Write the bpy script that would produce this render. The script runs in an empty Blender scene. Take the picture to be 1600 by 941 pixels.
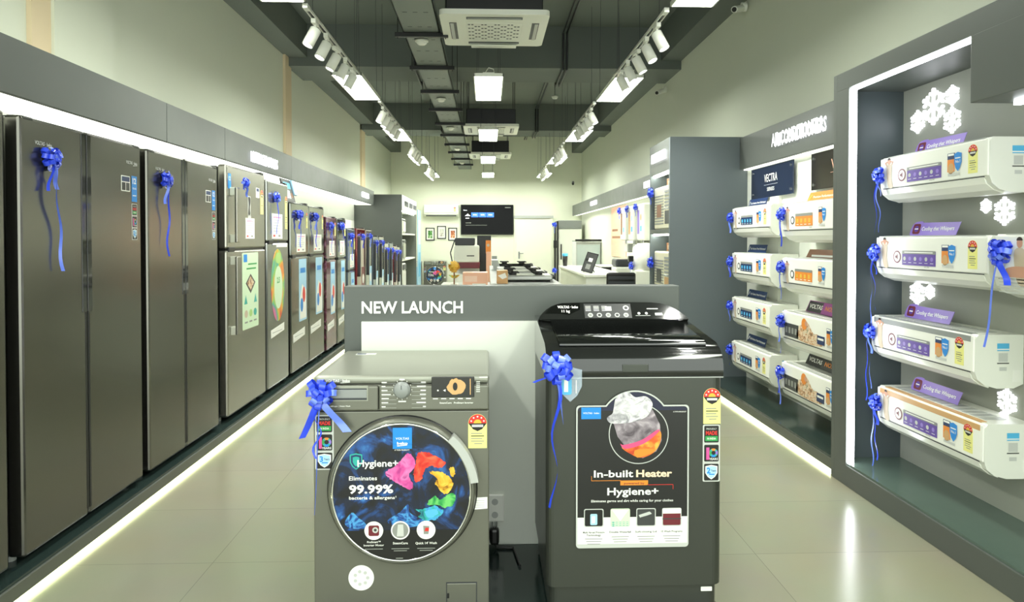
import bpy, bmesh, math, random
from mathutils import Vector, Matrix
from mathutils.geometry import tessellate_polygon
random.seed(7)
SC = bpy.context.scene
COL = SC.collection
R = math.radians

# ------------------------------------------------------------------ camera, world, exposure
cam = bpy.data.cameras.new('camera'); cam_o = bpy.data.objects.new('camera', cam); COL.objects.link(cam_o)
cam.sensor_width = 36; cam.lens = 24; cam.shift_y = -0.04805; cam.clip_start = .05; cam.clip_end = 100
cam_o.location = (0, 0, 1.41); cam_o.rotation_euler = (R(89), 0, R(-2.04))
SC.camera = cam_o
SC.view_settings.view_transform = 'Standard'; SC.view_settings.look = 'None'
SC.view_settings.exposure = 1.38; SC.view_settings.gamma = 1; SC.view_settings.use_curve_mapping = False
SC.cycles.use_denoising = True
SC.cycles.max_bounces = 7; SC.cycles.diffuse_bounces = 4; SC.cycles.glossy_bounces = 4
SC.cycles.transparent_max_bounces = 8; SC.cycles.sample_clamp_indirect = 6
SC.cycles.caustics_reflective = False; SC.cycles.caustics_refractive = False
W = bpy.data.worlds.new('world'); SC.world = W; W.use_nodes = True
W.node_tree.nodes['Background'].inputs[0].default_value = (.93, 1.0, .93, 1)     # daylight through the open shopfront behind the camera
W.node_tree.nodes['Background'].inputs[1].default_value = 1.3
PANEL_E, TRACK_E, STRIP_E, FLOOR_STRIP_E, SIGN_E, LENS_E, SPOT_W = 8.0, 9.0, 9.0, 2.8, 1.6, 9.0, 28.0

# ------------------------------------------------------------------ materials
def lin(h):
    h = h.lstrip('#'); c = [int(h[i:i+2], 16)/255 for i in (0, 2, 4)]
    return tuple((x/12.92 if x <= .04045 else ((x+.055)/1.055)**2.4) for x in c) + (1,)
MATS = {}
def mat(name, hexc, rough=.5, metal=0, emit=0, emit_hex=None, noise=0, nscale=8, spec=.5, coat=0, alpha=1, trans=0, stretch=None):
    if name in MATS: return MATS[name]
    m = bpy.data.materials.new(name); m.use_nodes = True; nt = m.node_tree; p = nt.nodes['Principled BSDF']
    c = lin(hexc)
    p.inputs['Base Color'].default_value = c; p.inputs['Roughness'].default_value = rough; p.inputs['Metallic'].default_value = metal
    p.inputs['Specular IOR Level'].default_value = spec; p.inputs['Coat Weight'].default_value = coat; p.inputs['Coat Roughness'].default_value = .04
    p.inputs['Alpha'].default_value = alpha; p.inputs['Transmission Weight'].default_value = trans
    if emit:
        p.inputs['Emission Color'].default_value = lin(emit_hex or hexc); p.inputs['Emission Strength'].default_value = emit
    if noise:
        tc = nt.nodes.new('ShaderNodeTexCoord'); mp = nt.nodes.new('ShaderNodeMapping'); n = nt.nodes.new('ShaderNodeTexNoise')
        n.inputs['Scale'].default_value = nscale; n.inputs['Detail'].default_value = 3
        if stretch: mp.inputs['Scale'].default_value = stretch
        nt.links.new(tc.outputs['Object'], mp.inputs[0]); nt.links.new(mp.outputs[0], n.inputs['Vector'])
        r = nt.nodes.new('ShaderNodeMix'); r.data_type = 'RGBA'
        r.inputs['A'].default_value = tuple(x*(1-noise) for x in c[:3])+(1,); r.inputs['B'].default_value = tuple(min(1, x*(1+noise)) for x in c[:3])+(1,)
        nt.links.new(n.outputs['Fac'], r.inputs['Factor']); nt.links.new(r.outputs['Result'], p.inputs['Base Color'])
        mr = nt.nodes.new('ShaderNodeMapRange'); mr.inputs['To Min'].default_value = rough*.85; mr.inputs['To Max'].default_value = min(1, rough*1.15)
        nt.links.new(n.outputs['Fac'], mr.inputs['Value']); nt.links.new(mr.outputs['Result'], p.inputs['Roughness'])
    MATS[name] = m; return m
def ramp_mat(name, stops, scale, rough=.3, detail=4, distort=1.5, coat=0, stretch=None):
    m = mat(name, stops[0][1], rough, coat=coat); nt = m.node_tree; p = nt.nodes['Principled BSDF']
    tc = nt.nodes.new('ShaderNodeTexCoord'); mp = nt.nodes.new('ShaderNodeMapping'); n = nt.nodes.new('ShaderNodeTexNoise'); rp = nt.nodes.new('ShaderNodeValToRGB')
    n.inputs['Scale'].default_value = scale; n.inputs['Detail'].default_value = detail; n.inputs['Distortion'].default_value = distort
    if stretch: mp.inputs['Scale'].default_value = stretch
    nt.links.new(tc.outputs['Object'], mp.inputs[0]); nt.links.new(mp.outputs[0], n.inputs['Vector']); nt.links.new(n.outputs['Fac'], rp.inputs[0]); nt.links.new(rp.outputs[0], p.inputs['Base Color'])
    e = rp.color_ramp.elements
    e[0].position, e[0].color = stops[0][0], lin(stops[0][1]); e[1].position, e[1].color = stops[-1][0], lin(stops[-1][1])
    for pos, h in stops[1:-1]:
        x = e.new(pos); x.color = lin(h)
    return m
M_wall = mat('wall_paint', '#d2d6c6', .7, noise=.02, nscale=3)
M_wall_peach = mat('wall_paint_peach', '#d6c4a4', .7, noise=.02, nscale=3)
M_backwall = mat('back_wall_paint', '#e9ecd8', .7, noise=.02, nscale=3)
M_ceil = mat('ceiling_paint', '#6e756f', .8, noise=.05, nscale=2)
M_beam = mat('beam_paint', '#626963', .75, noise=.05, nscale=2)
M_lam = mat('grey_laminate', '#535853', .42, noise=.02, nscale=5)
M_lam2 = mat('slate_laminate', '#626b6e', .4, noise=.02, nscale=5)
M_plinth = mat('dark_glass_plinth', '#2a3734', .12, noise=.2, nscale=3, spec=.6)
M_lip = mat('plinth_lip', '#55584f', .4, noise=.05)
M_backpan = mat('display_back_panel', '#93968a', .6, noise=.02)
M_white_pan = mat('white_back_panel', '#dfe3d8', .55, noise=.02)
M_white = mat('white_plastic', '#e6e8dd', .32, noise=.01)
M_white2 = mat('white_gloss_plastic', '#f0f1e8', .18, noise=.01)
M_ivory = mat('ivory_plastic', '#e3dfc2', .4, noise=.02)
M_offwhite = mat('off_white_metal', '#d8dac8', .45, noise=.02)
M_black = mat('black_plastic', '#141514', .35, noise=.1)
M_blackgloss = mat('black_gloss', '#080908', .06, noise=.1, spec=.6, coat=.5)
M_darkgrey = mat('dark_grey_plastic', '#33363a', .4, noise=.05)
M_grey = mat('grey_plastic', '#8b8f8c', .4, noise=.03)
M_lgrey = mat('light_grey_plastic', '#b4b7b2', .35, noise=.03)
M_steel = mat('steel', '#a9aaa4', .3, metal=1, noise=.05)
M_chrome = mat('chrome', '#d5d6d2', .08, metal=1, noise=.02)
M_galv = mat('galvanised_tray', '#7e8580', .45, metal=.35, noise=.1, nscale=14)
M_inox = mat('dark_inox', '#706f68', .2, metal=.92)
M_inox_b = mat('bronze_inox', '#a19f95', .24, metal=.85)
M_inox_g = mat('mirror_grey', '#868883', .1, metal=.9, noise=.04, nscale=4)
M_inox_l = mat('silver_grey_door', '#9b9d99', .16, metal=.8, noise=.04, nscale=4)
M_purple_door = ramp_mat('floral_purple_door', [(.35, '#35181f'), (.52, '#5b2a3a'), (.6, '#8b5a78'), (.7, '#2b1420')], 9, .12, coat=.6)
M_red_door = mat('maroon_door', '#66141c', .12, noise=.15, nscale=5, coat=.6)
M_blue_door = mat('steel_blue_door', '#5e6a78', .14, metal=.5, noise=.1)
M_caseside = mat('fridge_case', '#3c3e3a', .42, metal=.3, noise=.05)
M_wash = mat('washer_grey', '#6f7065', .34, metal=.5, noise=.03, nscale=4)
M_washtop = mat('washer_top', '#96988b', .3, metal=.35, noise=.03, nscale=4)
M_tl = mat('charcoal_steel', '#42453f', .32, metal=.45, noise=.05, nscale=4)
M_tlgloss = mat('charcoal_gloss', '#2a2c2a', .08, metal=.45, noise=.1, nscale=3, coat=.6)
M_tlglass = mat('smoked_glass_lid', '#121413', .05, noise=.1, spec=.7, coat=.5)
M_panel_l = mat('panel_light', '#ffffff', .4, emit=PANEL_E, emit_hex='#fafff2')
M_panel_far = mat('panel_light_far', '#ffffff', .4, emit=PANEL_E*2, emit_hex='#fafff2')
M_strip = mat('led_strip', '#ffffff', .4, emit=STRIP_E, emit_hex='#fbffee')
M_cstrip = mat('cabinet_led_strip', '#ffffff', .4, emit=5.2, emit_hex='#f6faff')
M_diff = mat('lit_soffit', '#ffffff', .4, emit=.95, emit_hex='#fbfff0')
M_diff_dim = mat('dim_lit_soffit', '#ffffff', .4, emit=.4, emit_hex='#fbfff0')
M_farpan = mat('far_wall_panel', '#c6c9b8', .6, noise=.02)
M_fstrip = mat('floor_led_strip', '#ffffff', .4, emit=FLOOR_STRIP_E, emit_hex='#f6ffbe')
M_letters = mat('lit_channel_letters', '#ffffff', .4, emit=.75, emit_hex='#f6f8ff')
M_sign = mat('lit_letters', '#ffffff', .4, emit=SIGN_E, emit_hex='#f6f8ff')
M_flake = mat('lit_snowflake', '#ffffff', .4, emit=.5, emit_hex='#f4f6ff')
M_lens = mat('spot_lens', '#ffffff', .4, emit=LENS_E, emit_hex='#ffffff')
M_nlaunch = mat('white_lettering', '#eceee6', .4, noise=.01)
M_ribbon = mat('blue_ribbon', '#3450ea', .22, noise=.12, nscale=30, spec=.7)
M_ribbon_l = mat('light_blue_ribbon', '#6a86f8', .22, noise=.12, nscale=30, spec=.7)
M_acry = mat('clear_acrylic', '#dff0ff', .05, alpha=.28, spec=.8)
M_glass = mat('tinted_glass', '#9fb0ac', .03, alpha=.22, spec=.8)
def pr(name, h, r=.35): return mat('print_'+name, h, r)
P_white = pr('white', '#f0f1ea'); P_black = pr('black', '#10110f'); P_red = pr('red', '#d6322a'); P_yel = pr('yellow', '#ece98e')
P_orange = pr('orange', '#e58a2f'); P_green = pr('green', '#2f9a4c'); P_blue = pr('blue', '#1c86d8'); P_navy = pr('navy', '#16305e')
P_purple = pr('purple', '#5b3f9c'); P_purple_l = pr('lilac', '#8d74c8'); P_pink = pr('pink', '#d8549c'); P_pinkart = ramp_mat('print_pink_powder', [(.3, '#b23a86'), (.45, '#d8549c'), (.62, '#e77bb8'), (.75, '#8f2b74')], 22, .25, 4, 1.2)
P_redart = ramp_mat('print_red_powder', [(.3, '#a81f1c'), (.48, '#dd3a2c'), (.65, '#ee6a4a')], 20, .25, 4, 1.2)
P_yelart = ramp_mat('print_yellow_powder', [(.32, '#8a5a18'), (.45, '#dda52e'), (.65, '#f0c850')], 24, .25, 4, 1.5)
P_grnart = ramp_mat('print_green_powder', [(.32, '#14502e'), (.46, '#2f9a4c'), (.65, '#6fc46a')], 24, .25, 4, 1.5)
P_tealart = ramp_mat('print_teal_powder', [(.32, '#124a6a'), (.46, '#2fa59a'), (.58, '#4aa8dc'), (.7, '#2c6fc0')], 24, .25, 4, 1.8)
P_mag = pr('magenta', '#9e3b94')
P_teal = pr('teal', '#2fa59a'); P_cyan = pr('cyan', '#57b4e0'); P_skin = pr('skin', '#c9977c'); P_hair = pr('hair', '#2a1c18')
P_lgrey = pr('lightgrey', '#c3c6c0'); P_grey = pr('grey', '#8b8e88'); P_dgrey = pr('darkgrey', '#3b3d3c'); P_sand = pr('sand', '#c4b59c')
P_brown = pr('brown', '#8a5a36'); P_gold = pr('gold', '#e0b23c'); P_kraft = pr('kraft', '#cda26c'); P_peach = pr('peach', '#f0b79a')
P_maroon = pr('maroon', '#6b1f2a'); P_lime = pr('lime', '#a7cf7a'); P_mint = pr('mint', '#cfe6c4'); P_sky = pr('sky', '#a9d4ee')
P_smoke = ramp_mat('print_blue_smoke', [(.40, '#0b0d12'), (.52, '#0f1d38'), (.62, '#1d4c8e'), (.72, '#3f86c8')], 7, .18, 5, 2.0, coat=.3)
P_smoke2 = ramp_mat('print_blue_wisps', [(.38, '#0c1730'), (.5, '#1c4f9a'), (.6, '#4ea2dc'), (.72, '#163a78')], 16, .18, 5, 2.5, coat=.3)
P_dark = mat('print_charcoal', '#1a1b1a', .25, noise=.2, nscale=3)
P_cloth = ramp_mat('print_cloth', [(.3, '#77757c'), (.5, '#c9c7c9'), (.65, '#eceaea')], 24, .35, 4, 2.0)
P_fire = ramp_mat('print_fire', [(.3, '#b0301e'), (.5, '#f07028'), (.7, '#ffb44a')], 20, .3)
P_pinkglow = pr('hotpink', '#e04f7e'); P_mauve = ramp_mat('print_mauve', [(.3, '#4a4148'), (.55, '#8f858c'), (.7, '#b7adb2')], 18, .3)
P_rainbow = ramp_mat('print_rainbow', [(.3, '#d24a3a'), (.42, '#e8a63a'), (.5, '#8fc35a'), (.58, '#3aa6a0'), (.7, '#d86a9a')], 5, .3, 1, .3)
P_photo = ramp_mat('print_green_photo', [(.35, '#0f2408'), (.5, '#3f8f2c'), (.65, '#d8e8c4')], 7, .35)
P_photo2 = ramp_mat('print_pale_photo', [(.35, '#b8bdb0'), (.5, '#e6e4d8'), (.65, '#9c8f86')], 9, .35)
P_photo3 = ramp_mat('print_warm_photo', [(.35, '#4a1c10'), (.5, '#c86a3a'), (.65, '#f0d0a0')], 9, .35)
P_family = ramp_mat('print_group_photo', [(.35, '#5a4030'), (.48, '#c89a6a'), (.58, '#e8d8c0'), (.7, '#6a7a58')], 26, .35)

# ------------------------------------------------------------------ mesh helper
TXT = {}
def text_mesh(s, bold):
    k = (s, bold)
    if k not in TXT:
        cu = bpy.data.curves.new('t', 'FONT'); cu.body = s; cu.offset = bold; cu.resolution_u = 2
        o = bpy.data.objects.new('t', cu); me = o.to_mesh()
        TXT[k] = ([v.co.copy() for v in me.vertices], [tuple(p.vertices) for p in me.polygons])
        o.to_mesh_clear(); bpy.data.objects.remove(o); bpy.data.curves.remove(cu)
    return TXT[k]
def rrect(x0, x1, z0, z1, r, n=4):
    out = []
    for cx, cz, a in ((x1-r, z1-r, 0), (x0+r, z1-r, 90), (x0+r, z0+r, 180), (x1-r, z0+r, 270)):
        for i in range(n+1):
            t = R(a+90*i/n); out.append((cx+r*math.cos(t), cz+r*math.sin(t)))
    return out
def circ(cx, cz, r, n=32, rz=None, a0=0, a1=360):
    full = abs(a1-a0) == 360
    return [(cx+r*math.cos(R(a0+(a1-a0)*i/(n if full else n-1))), cz+(rz or r)*math.sin(R(a0+(a1-a0)*i/(n if full else n-1)))) for i in range(n)]
def smooth(pts, n=5):
    out = []; k = len(pts)
    for i in range(k):
        p0, p1, p2, p3 = (Vector(pts[(i+j-1) % k]) for j in range(4))
        for s in range(n):
            t = s/n
            out.append(tuple(.5*((2*p1)+(-p0+p2)*t+(2*p0-5*p1+4*p2-p3)*t*t+(-p0+3*p1-3*p2+p3)*t*t*t)))
    return out
def rag(pts, n=5, seed=3):
    rnd = random.Random(seed); q = smooth(pts, 7)
    return [(a+rnd.uniform(-1, 1)*.0022, b+rnd.uniform(-1, 1)*.0022) for a, b in q]
class MB:
    def __init__(s): s.v = []; s.f = []; s.mi = []; s.sm = []; s.mats = []
    def _m(s, m):
        if m not in s.mats: s.mats.append(m)
        return s.mats.index(m)
    def add(s, vs, fs, m, sm=False, M=None):
        b = len(s.v); k = s._m(m)
        s.v += [tuple(M @ Vector(v)) if M else tuple(v) for v in vs]
        for f in fs: s.f.append(tuple(b+i for i in f)); s.mi.append(k); s.sm.append(sm)
        return s
    def bm(s, bm, m, sm=False, M=None):
        bm.verts.index_update(); s.add([v.co.copy() for v in bm.verts], [[v.index for v in f.verts] for f in bm.faces], m, sm, M); bm.free(); return s
    def box(s, x0, x1, y0, y1, z0, z1, m, bev=0, M=None, seg=2):
        vs = [(x, y, z) for x in (x0, x1) for y in (y0, y1) for z in (z0, z1)]
        fs = [(0, 1, 3, 2), (4, 6, 7, 5), (0, 4, 5, 1), (2, 3, 7, 6), (0, 2, 6, 4), (1, 5, 7, 3)]
        if not bev: return s.add(vs, fs, m, M=M)
        b = bmesh.new(); bv = [b.verts.new(v) for v in vs]
        for f in fs: b.faces.new([bv[i] for i in f])
        bev = min(bev, .49*min(abs(x1-x0), abs(y1-y0), abs(z1-z0)))
        bmesh.ops.bevel(b, geom=b.edges[:], offset=bev, segments=seg, profile=.5, affect='EDGES')
        return s.bm(b, m, False, M)
    def prism(s, poly, axis, a, b, m, sm=False, M=None, cap=True):
        n = len(poly)
        def mk(p, t): return {'y': (p[0], t, p[1]), 'x': (t, p[0], p[1]), 'z': (p[0], p[1], t)}[axis]
        vs = [mk(p, a) for p in poly]+[mk(p, b) for p in poly]
        s.add(vs, [(i, (i+1) % n, n+(i+1) % n, n+i) for i in range(n)], m, sm, M)
        if cap:
            tri = tessellate_polygon([[Vector((p[0], p[1], 0)) for p in poly]])
            s.add(vs, [t for t in tri]+[tuple(n+i for i in t) for t in tri], m, False, M)
        return s
    def flat(s, poly, y, m, M=None):
        tri = tessellate_polygon([[Vector((p[0], p[1], 0)) for p in poly]])
        return s.add([(p[0], y, p[1]) for p in poly], list(tri), m, False, M)
    def rect(s, x0, x1, z0, z1, y, m, M=None): return s.add([(x0, y, z0), (x1, y, z0), (x1, y, z1), (x0, y, z1)], [(0, 1, 2, 3)], m, False, M)
    def plate(s, poly, y, t, m): return s.prism(poly, 'y', y-t, y, m)
    def cyl(s, p0, p1, r0, m, r1=None, n=16, sm=True):
        p0, p1 = Vector(p0), Vector(p1); r1 = r0 if r1 is None else r1; d = (p1-p0).normalized()
        a = d.orthogonal().normalized(); b = d.cross(a); vs = []
        for p, r in ((p0, r0), (p1, r1)): vs += [p+(a*math.cos(2*math.pi*i/n)+b*math.sin(2*math.pi*i/n))*r for i in range(n)]
        s.add(vs, [(i, (i+1) % n, n+(i+1) % n, n+i) for i in range(n)], m, sm)
        s.add(vs, [tuple(range(n))[::-1], tuple(range(n, 2*n))], m); return s
    def tube(s, pts, r, m, n=6):
        for i in range(len(pts)-1): s.cyl(pts[i], pts[i+1], r, m, n=n)
        return s
    def lathe(s, prof, m, n=24, M=None, sm=True):
        vs = []; k = len(prof)
        for i in range(n):
            a = 2*math.pi*i/n; vs += [(r*math.cos(a), r*math.sin(a), z) for r, z in prof]
        return s.add(vs, [(i*k+j, ((i+1) % n)*k+j, ((i+1) % n)*k+j+1, i*k+j+1) for i in range(n) for j in range(k-1)], m, sm, M)
    def strip(s, pts, ups, w, m):
        vs = []
        for p, u in zip(pts, ups): vs += [Vector(p)-Vector(u)*w/2, Vector(p)+Vector(u)*w/2]
        return s.add(vs, [(2*i, 2*i+1, 2*i+3, 2*i+2) for i in range(len(pts)-1)], m, True)
    def text(s, t, x, z, y, h, m, al='C', bold=.015, w=None, slant=0, M=None):
        vs, fs = text_mesh(t, bold); k = h/.73
        xs = [v.x for v in vs]; x0, x1 = min(xs), max(xs); kx = w/(x1-x0) if w else k
        off = {'L': x0, 'C': (x0+x1)/2, 'R': x1}[al]
        return s.add([(x+(v.x-off)*kx+v.y*k*slant, y, z+v.y*k) for v in vs], fs, m, M=M)
    def text3(s, t, x, z, y, h, m, depth, al='C', bold=.015, w=None):
        s.text(t, x, z, y, h, m, al, bold, w); s.text(t, x, z, y-depth, h, m, al, bold, w); return s
    def build(s, name, parent=None, kind=None, loc=None):
        me = bpy.data.meshes.new(name); me.from_pydata(s.v, [], s.f)
        for m in s.mats: me.materials.append(m)
        me.polygons.foreach_set('material_index', s.mi); me.polygons.foreach_set('use_smooth', s.sm)
        me.update()
        o = bpy.data.objects.new(name, me); COL.objects.link(o)
        if parent: o.parent = parent
        if kind: o['kind'] = kind
        if loc: o.location = loc
        return o
def tag(o, label, cat, group=None, kind=None):
    o['label'] = label; o['category'] = cat
    if group: o['group'] = group
    if kind: o['kind'] = kind
    return o
def thing(name, label, cat, loc=(0, 0, 0), rz=0, group=None):
    o = bpy.data.objects.new(name, None); COL.objects.link(o); o.location = loc; o.rotation_euler = (0, 0, R(rz)); o.empty_display_size = .1
    return tag(o, label, cat, group)
def copy_tree(o, parent=None):
    c = o.copy(); COL.objects.link(c)
    if parent: c.parent = parent
    for ch in list(o.children): copy_tree(ch, c)
    return c
def struct(o): o['kind'] = 'structure'; return o
def bx(name, x0, x1, y0, y1, z0, z1, m, bev=0, parent=None): return MB().box(x0, x1, y0, y1, z0, z1, m, bev).build(name, parent)

# ------------------------------------------------------------------ room shell
XL, XR, YB, YF, ZC = -2.70, 2.65, 19.2, -0.6, 4.31
fm = mat('floor_tiles', '#a7a48f', .22); nt = fm.node_tree; p = nt.nodes['Principled BSDF']
tc = nt.nodes.new('ShaderNodeTexCoord'); br = nt.nodes.new('ShaderNodeTexBrick'); n1 = nt.nodes.new('ShaderNodeTexNoise'); n1.inputs['Scale'].default_value = 1.6; n1.inputs['Detail'].default_value = 6
br.offset = 0; br.inputs['Scale'].default_value = 1; br.inputs['Mortar Size'].default_value = .0012; br.inputs['Brick Width'].default_value = 1.2; br.inputs['Row Height'].default_value = .6
br.inputs['Color1'].default_value = lin('#9c9c85'); br.inputs['Color2'].default_value = lin('#989881'); br.inputs['Mortar'].default_value = lin('#777767')
mx = nt.nodes.new('ShaderNodeMix'); mx.data_type = 'RGBA'; mx.blend_type = 'MULTIPLY'; mx.inputs['Factor'].default_value = .25
nt.links.new(tc.outputs['Object'], br.inputs['Vector']); nt.links.new(tc.outputs['Object'], n1.inputs['Vector'])
nt.links.new(br.outputs['Color'], mx.inputs['A']); nt.links.new(n1.outputs['Color'], mx.inputs['B']); nt.links.new(mx.outputs['Result'], p.inputs['Base Color'])
struct(bx('floor', XL-.2, XR+.2, YF-3, YB+.2, -.12, 0, fm))
struct(bx('ceiling', XL-.2, XR+.2, YF, YB+.2, ZC, ZC+.15, M_ceil))
wl = MB().box(XL-.15, XL, YF, YB+.2, 0, ZC, M_wall); struct(wl.build('wall_left'))
struct(bx('wall_right', XR, XR+.15, YF, YB+.2, 0, ZC, M_wall))
struct(bx('wall_back', XL, XR, YB, YB+.15, 0, ZC, M_backwall))
# wall columns that stand a hand's width proud of the left wall
struct(bx('trim_1', XL, XL+.05, 4.30, 4.98, 2.2, ZC, M_wall))
struct(bx('trim_2', XL, XL+.03, 4.12, 4.30, 2.2, ZC, M_wall_peach))
struct(bx('trim_3', XL, XL+.035, 9.15, 9.42, 2.2, 3.86, M_wall_peach))
struct(bx('trim_4', XL, XL+.035, 14.6, 15.0, 2.2, 3.86, M_wall_peach))
# concrete beams under the slab
for i, (y0, y1) in enumerate(((9.3, 10.15), (14.6, 15.45)), 5): struct(bx('trim_%d' % i, XL, XR, y0, y1, 3.745, ZC, M_beam))
for i, (x0, x1) in enumerate(((XL, XL+.28), (XR-.28, XR)), 7):
    mb = MB()
    for y0, y1 in ((YF, 9.3), (10.15, 14.6), (15.45, YB)): mb.box(x0, x1, y0, y1, 3.86, ZC, M_beam)
    struct(mb.build('trim_%d' % i))
# back door
d = struct(bx('door_1', .80, 1.78, YB-.03, YB, 0, 2.02, mat('door_paint', '#f2f2e2', .5, noise=.01)))
MB().box(.74, .80, YB-.05, YB, 0, 2.08, M_backwall).box(1.78, 1.84, YB-.05, YB, 0, 2.08, M_backwall).box(.74, 1.84, YB-.07, YB, 2.02, 2.09, M_lgrey).build('door_frame', d)
MB().box(.86, .90, YB-.045, YB-.03, .88, 1.08, M_grey).cyl((.88, YB-.03, 1.03), (.88, YB-.08, 1.03), .01, M_grey).cyl((.88, YB-.075, 1.03), (1.0, YB-.075, 1.03), .01, M_grey).build('door_handle', d)

# ------------------------------------------------------------------ ceiling fittings
ROWS = [(-1.43, 'left'), (.01, 'centre'), (1.46, 'right')]
YP = [.30, 3.65, 7.0, 10.36, 13.72, 17.06]  # first position is out of view: rows continued toward the shopfront to brighten the washers
def panel_light(x, y, lab):
    t = thing('panel_light', lab, 'ceiling light', (x, y+.61, 3.08), 0, 'suspended ceiling panel lights')
    MB().box(-.15, .15, -.61, .61, .004, .03, M_white).box(-.155, -.143, -.615, .615, -.002, .032, M_white).box(.143, .155, -.615, .615, -.002, .032, M_white).box(-.155, .155, -.615, -.603, -.002, .032, M_white).box(-.155, .155, .603, .615, -.002, .032, M_white).build('frame', t)
    MB().box(-.142, .142, -.602, .602, .0, .003, M_panel_far if y > 13 else M_panel_l).build('diffuser', t)
    for sx in (-.12, .12):
        for sy in (-.55, .55): MB().cyl((sx, sy, .03), (sx*.9, sy, ZC-3.08), .0022, M_darkgrey, n=5).build('wire', t)
    MB().box(-.06, .06, -.56, -.44, .03, .055, M_white, .006).tube([(-.03, -.58, .05), (0, -.6, .09), (.05, -.58, .08), (.06, -.5, .05)], .004, M_white).build('driver', t)
    return t
ORD = ['added shopfront-side', 'nearest', 'second', 'third', 'fourth', 'farthest']
for j, (x, side) in enumerate(ROWS):
    for i, y in enumerate(YP):
        if side == 'centre' and i < 2: continue
        if side == 'centre':
            lab = ['', '', 'lit white panel light just beyond the nearest ceiling cassette', 'lit panel light hanging in front of the second ceiling cassette', 'lit panel light hanging beside the dark-boxed farthest cassette', 'smallest lit panel light at the far end of the middle row'][i]
        else: lab = '%s lit white panel light along the %s track row' % (ORD[i], side)
        panel_light(x, y, lab)
TR = [(1.56, 3.60), (4.93, 6.95), (8.27, 10.31), (11.62, 13.67), (14.98, 17.01)]  # first span is an added, unseen track whose spots light the launch washers
def make_spot(s):
    t = thing('track_spotlight', 'x', 'spotlight', (0, 0, 3.06), 0, 'white track spotlights')
    MB().box(-.018, .018, -.06, .06, -.035, .0, M_white2, .005).build('adapter', t)
    MB().cyl((0, 0, -.03), (0, 0, -.075), .01, M_white2, n=10).box(-.008, .008, -.02, .02, -.1, -.07, M_white2, .003).build('stem', t)
    M = Matrix.Translation((s*.012, 0, -.10)) @ Matrix.Rotation(R(-s*24), 4, 'Y') @ Matrix.Rotation(R(-12), 4, 'X')
    MB().lathe([(0, .045), (.034, .045), (.042, .037), (.042, -.105), (.038, -.105), (.035, -.095), (0, -.095)], M_white2, 20, M).build('lamp_can', t)
    MB().lathe([(0, -.097), (.035, -.097)], M_lens, 20, M).build('lens', t)
    return t
SP = []
for s, side in ((-1, 'left'), (1, 'right')):
    x = s*1.295; first = None
    for i, (y0, y1) in enumerate(TR):
        tr = thing('light_track', '%s white track rail in the %s ceiling row' % (ORD[i] if i < 4 else 'farthest', side), 'light track', (x, (y0+y1)/2, 3.06), 0, 'white spotlight tracks')
        h = (y1-y0)/2
        MB().box(-.018, -.012, -h, h, 0, .03, M_white2).box(.012, .018, -h, h, 0, .03, M_white2).box(-.018, .018, -h, h, .024, .03, M_white2).box(-.012, .012, -h, h, .012, .016, M_darkgrey).box(-.019, .019, -h-.01, -h+.07, -.003, .031, M_white2, .003).build('rail', tr)
        for q in (-.8, .8): MB().cyl((0, q, .03), (0, q, ZC-3.06), .002, M_darkgrey, n=5).build('wire', tr)
        for k in range(5):
            y = y0+.28+k*.36
            if first is None: first = make_spot(s); o = first
            else: o = copy_tree(first)
            o.location = (x, y, 3.06); o.rotation_euler = (0, 0, R([0, 6, -10, 12, -4][k]*s*-1))
            if i == 0: o.rotation_euler.z += math.pi  # added shopfront spots turned inward onto the launch stand
            o['label'] = '%s white spotlight on the %s track of the %s row' % (['first', 'second', 'middle', 'fourth', 'last'][k], ['added shopfront-side', 'nearest', 'second', 'third', 'farthest'][i], side)
            if k in (0, 2, 4) and (i or k < 3):
                l = bpy.data.lights.new('spot_beam', 'SPOT'); l.energy = SPOT_W*(.28 if i == 0 else 1 if i < 3 else 1.3); l.spot_size = R(95); l.spot_blend = .9; l.shadow_soft_size = .035; l.color = (1, 1, .93)
                lo = bpy.data.objects.new('spot_beam', l); COL.objects.link(lo); lo.location = (s*.058, .02, -.215); lo.rotation_euler = (R(-12), R(-s*24), 0); lo.parent = o
# cable tray with crossbars
t = thing('cable_tray', 'long grey perforated cable tray under the ceiling with dark crossbars', 'cable tray', (-.62, 0, 3.36))
mb = MB().box(-.17, .17, 2.5, 18.9, .0, .006, M_galv).box(-.17, -.162, 2.5, 18.9, 0, .07, M_galv).box(.162, .17, 2.5, 18.9, 0, .07, M_galv)
mb.box(-.155, .155, 2.5, 18.9, .006, .05, M_galv)
for k in range(40):
    y = 2.7+k*.4
    for q in (-.09, 0, .09): mb.box(q-.02, q+.02, y, y+.012, -.0015, .0, M_darkgrey)
mb.build('tray', t)
for k in range(11):
    y = 5.25+1.23*k
    MB().box(-.25, .25, y-.02, y+.02, -.045, -.002, M_black, .004).build('crossbar', t)
    for q in (-.225, .225): MB().cyl((q, y, -.06), (q, y, ZC-3.36), .004, M_black, n=6).build('hanger_rod', t)
for k, (y, lab) in enumerate(((6.7, 'nearest to the camera'), (9.45, 'second along the tray'), (11.85, 'third along the tray'), (14.6, 'fourth along the tray'), (17.2, 'last along the tray'))):
    t = thing('smoke_detector', 'round white smoke detector on the cable tray, '+lab, 'smoke detector', (-.64, y, 3.355), 0, 'smoke detectors on the cable tray')
    MB().lathe([(0, -.001), (.065, -.001), (.065, -.018), (.055, -.022), (0, -.022)], M_white, 24).build('base', t)
    MB().lathe([(.052, -.022), (.05, -.036), (.03, -.05), (0, -.052)], M_white2, 24).build('dome', t)
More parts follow.
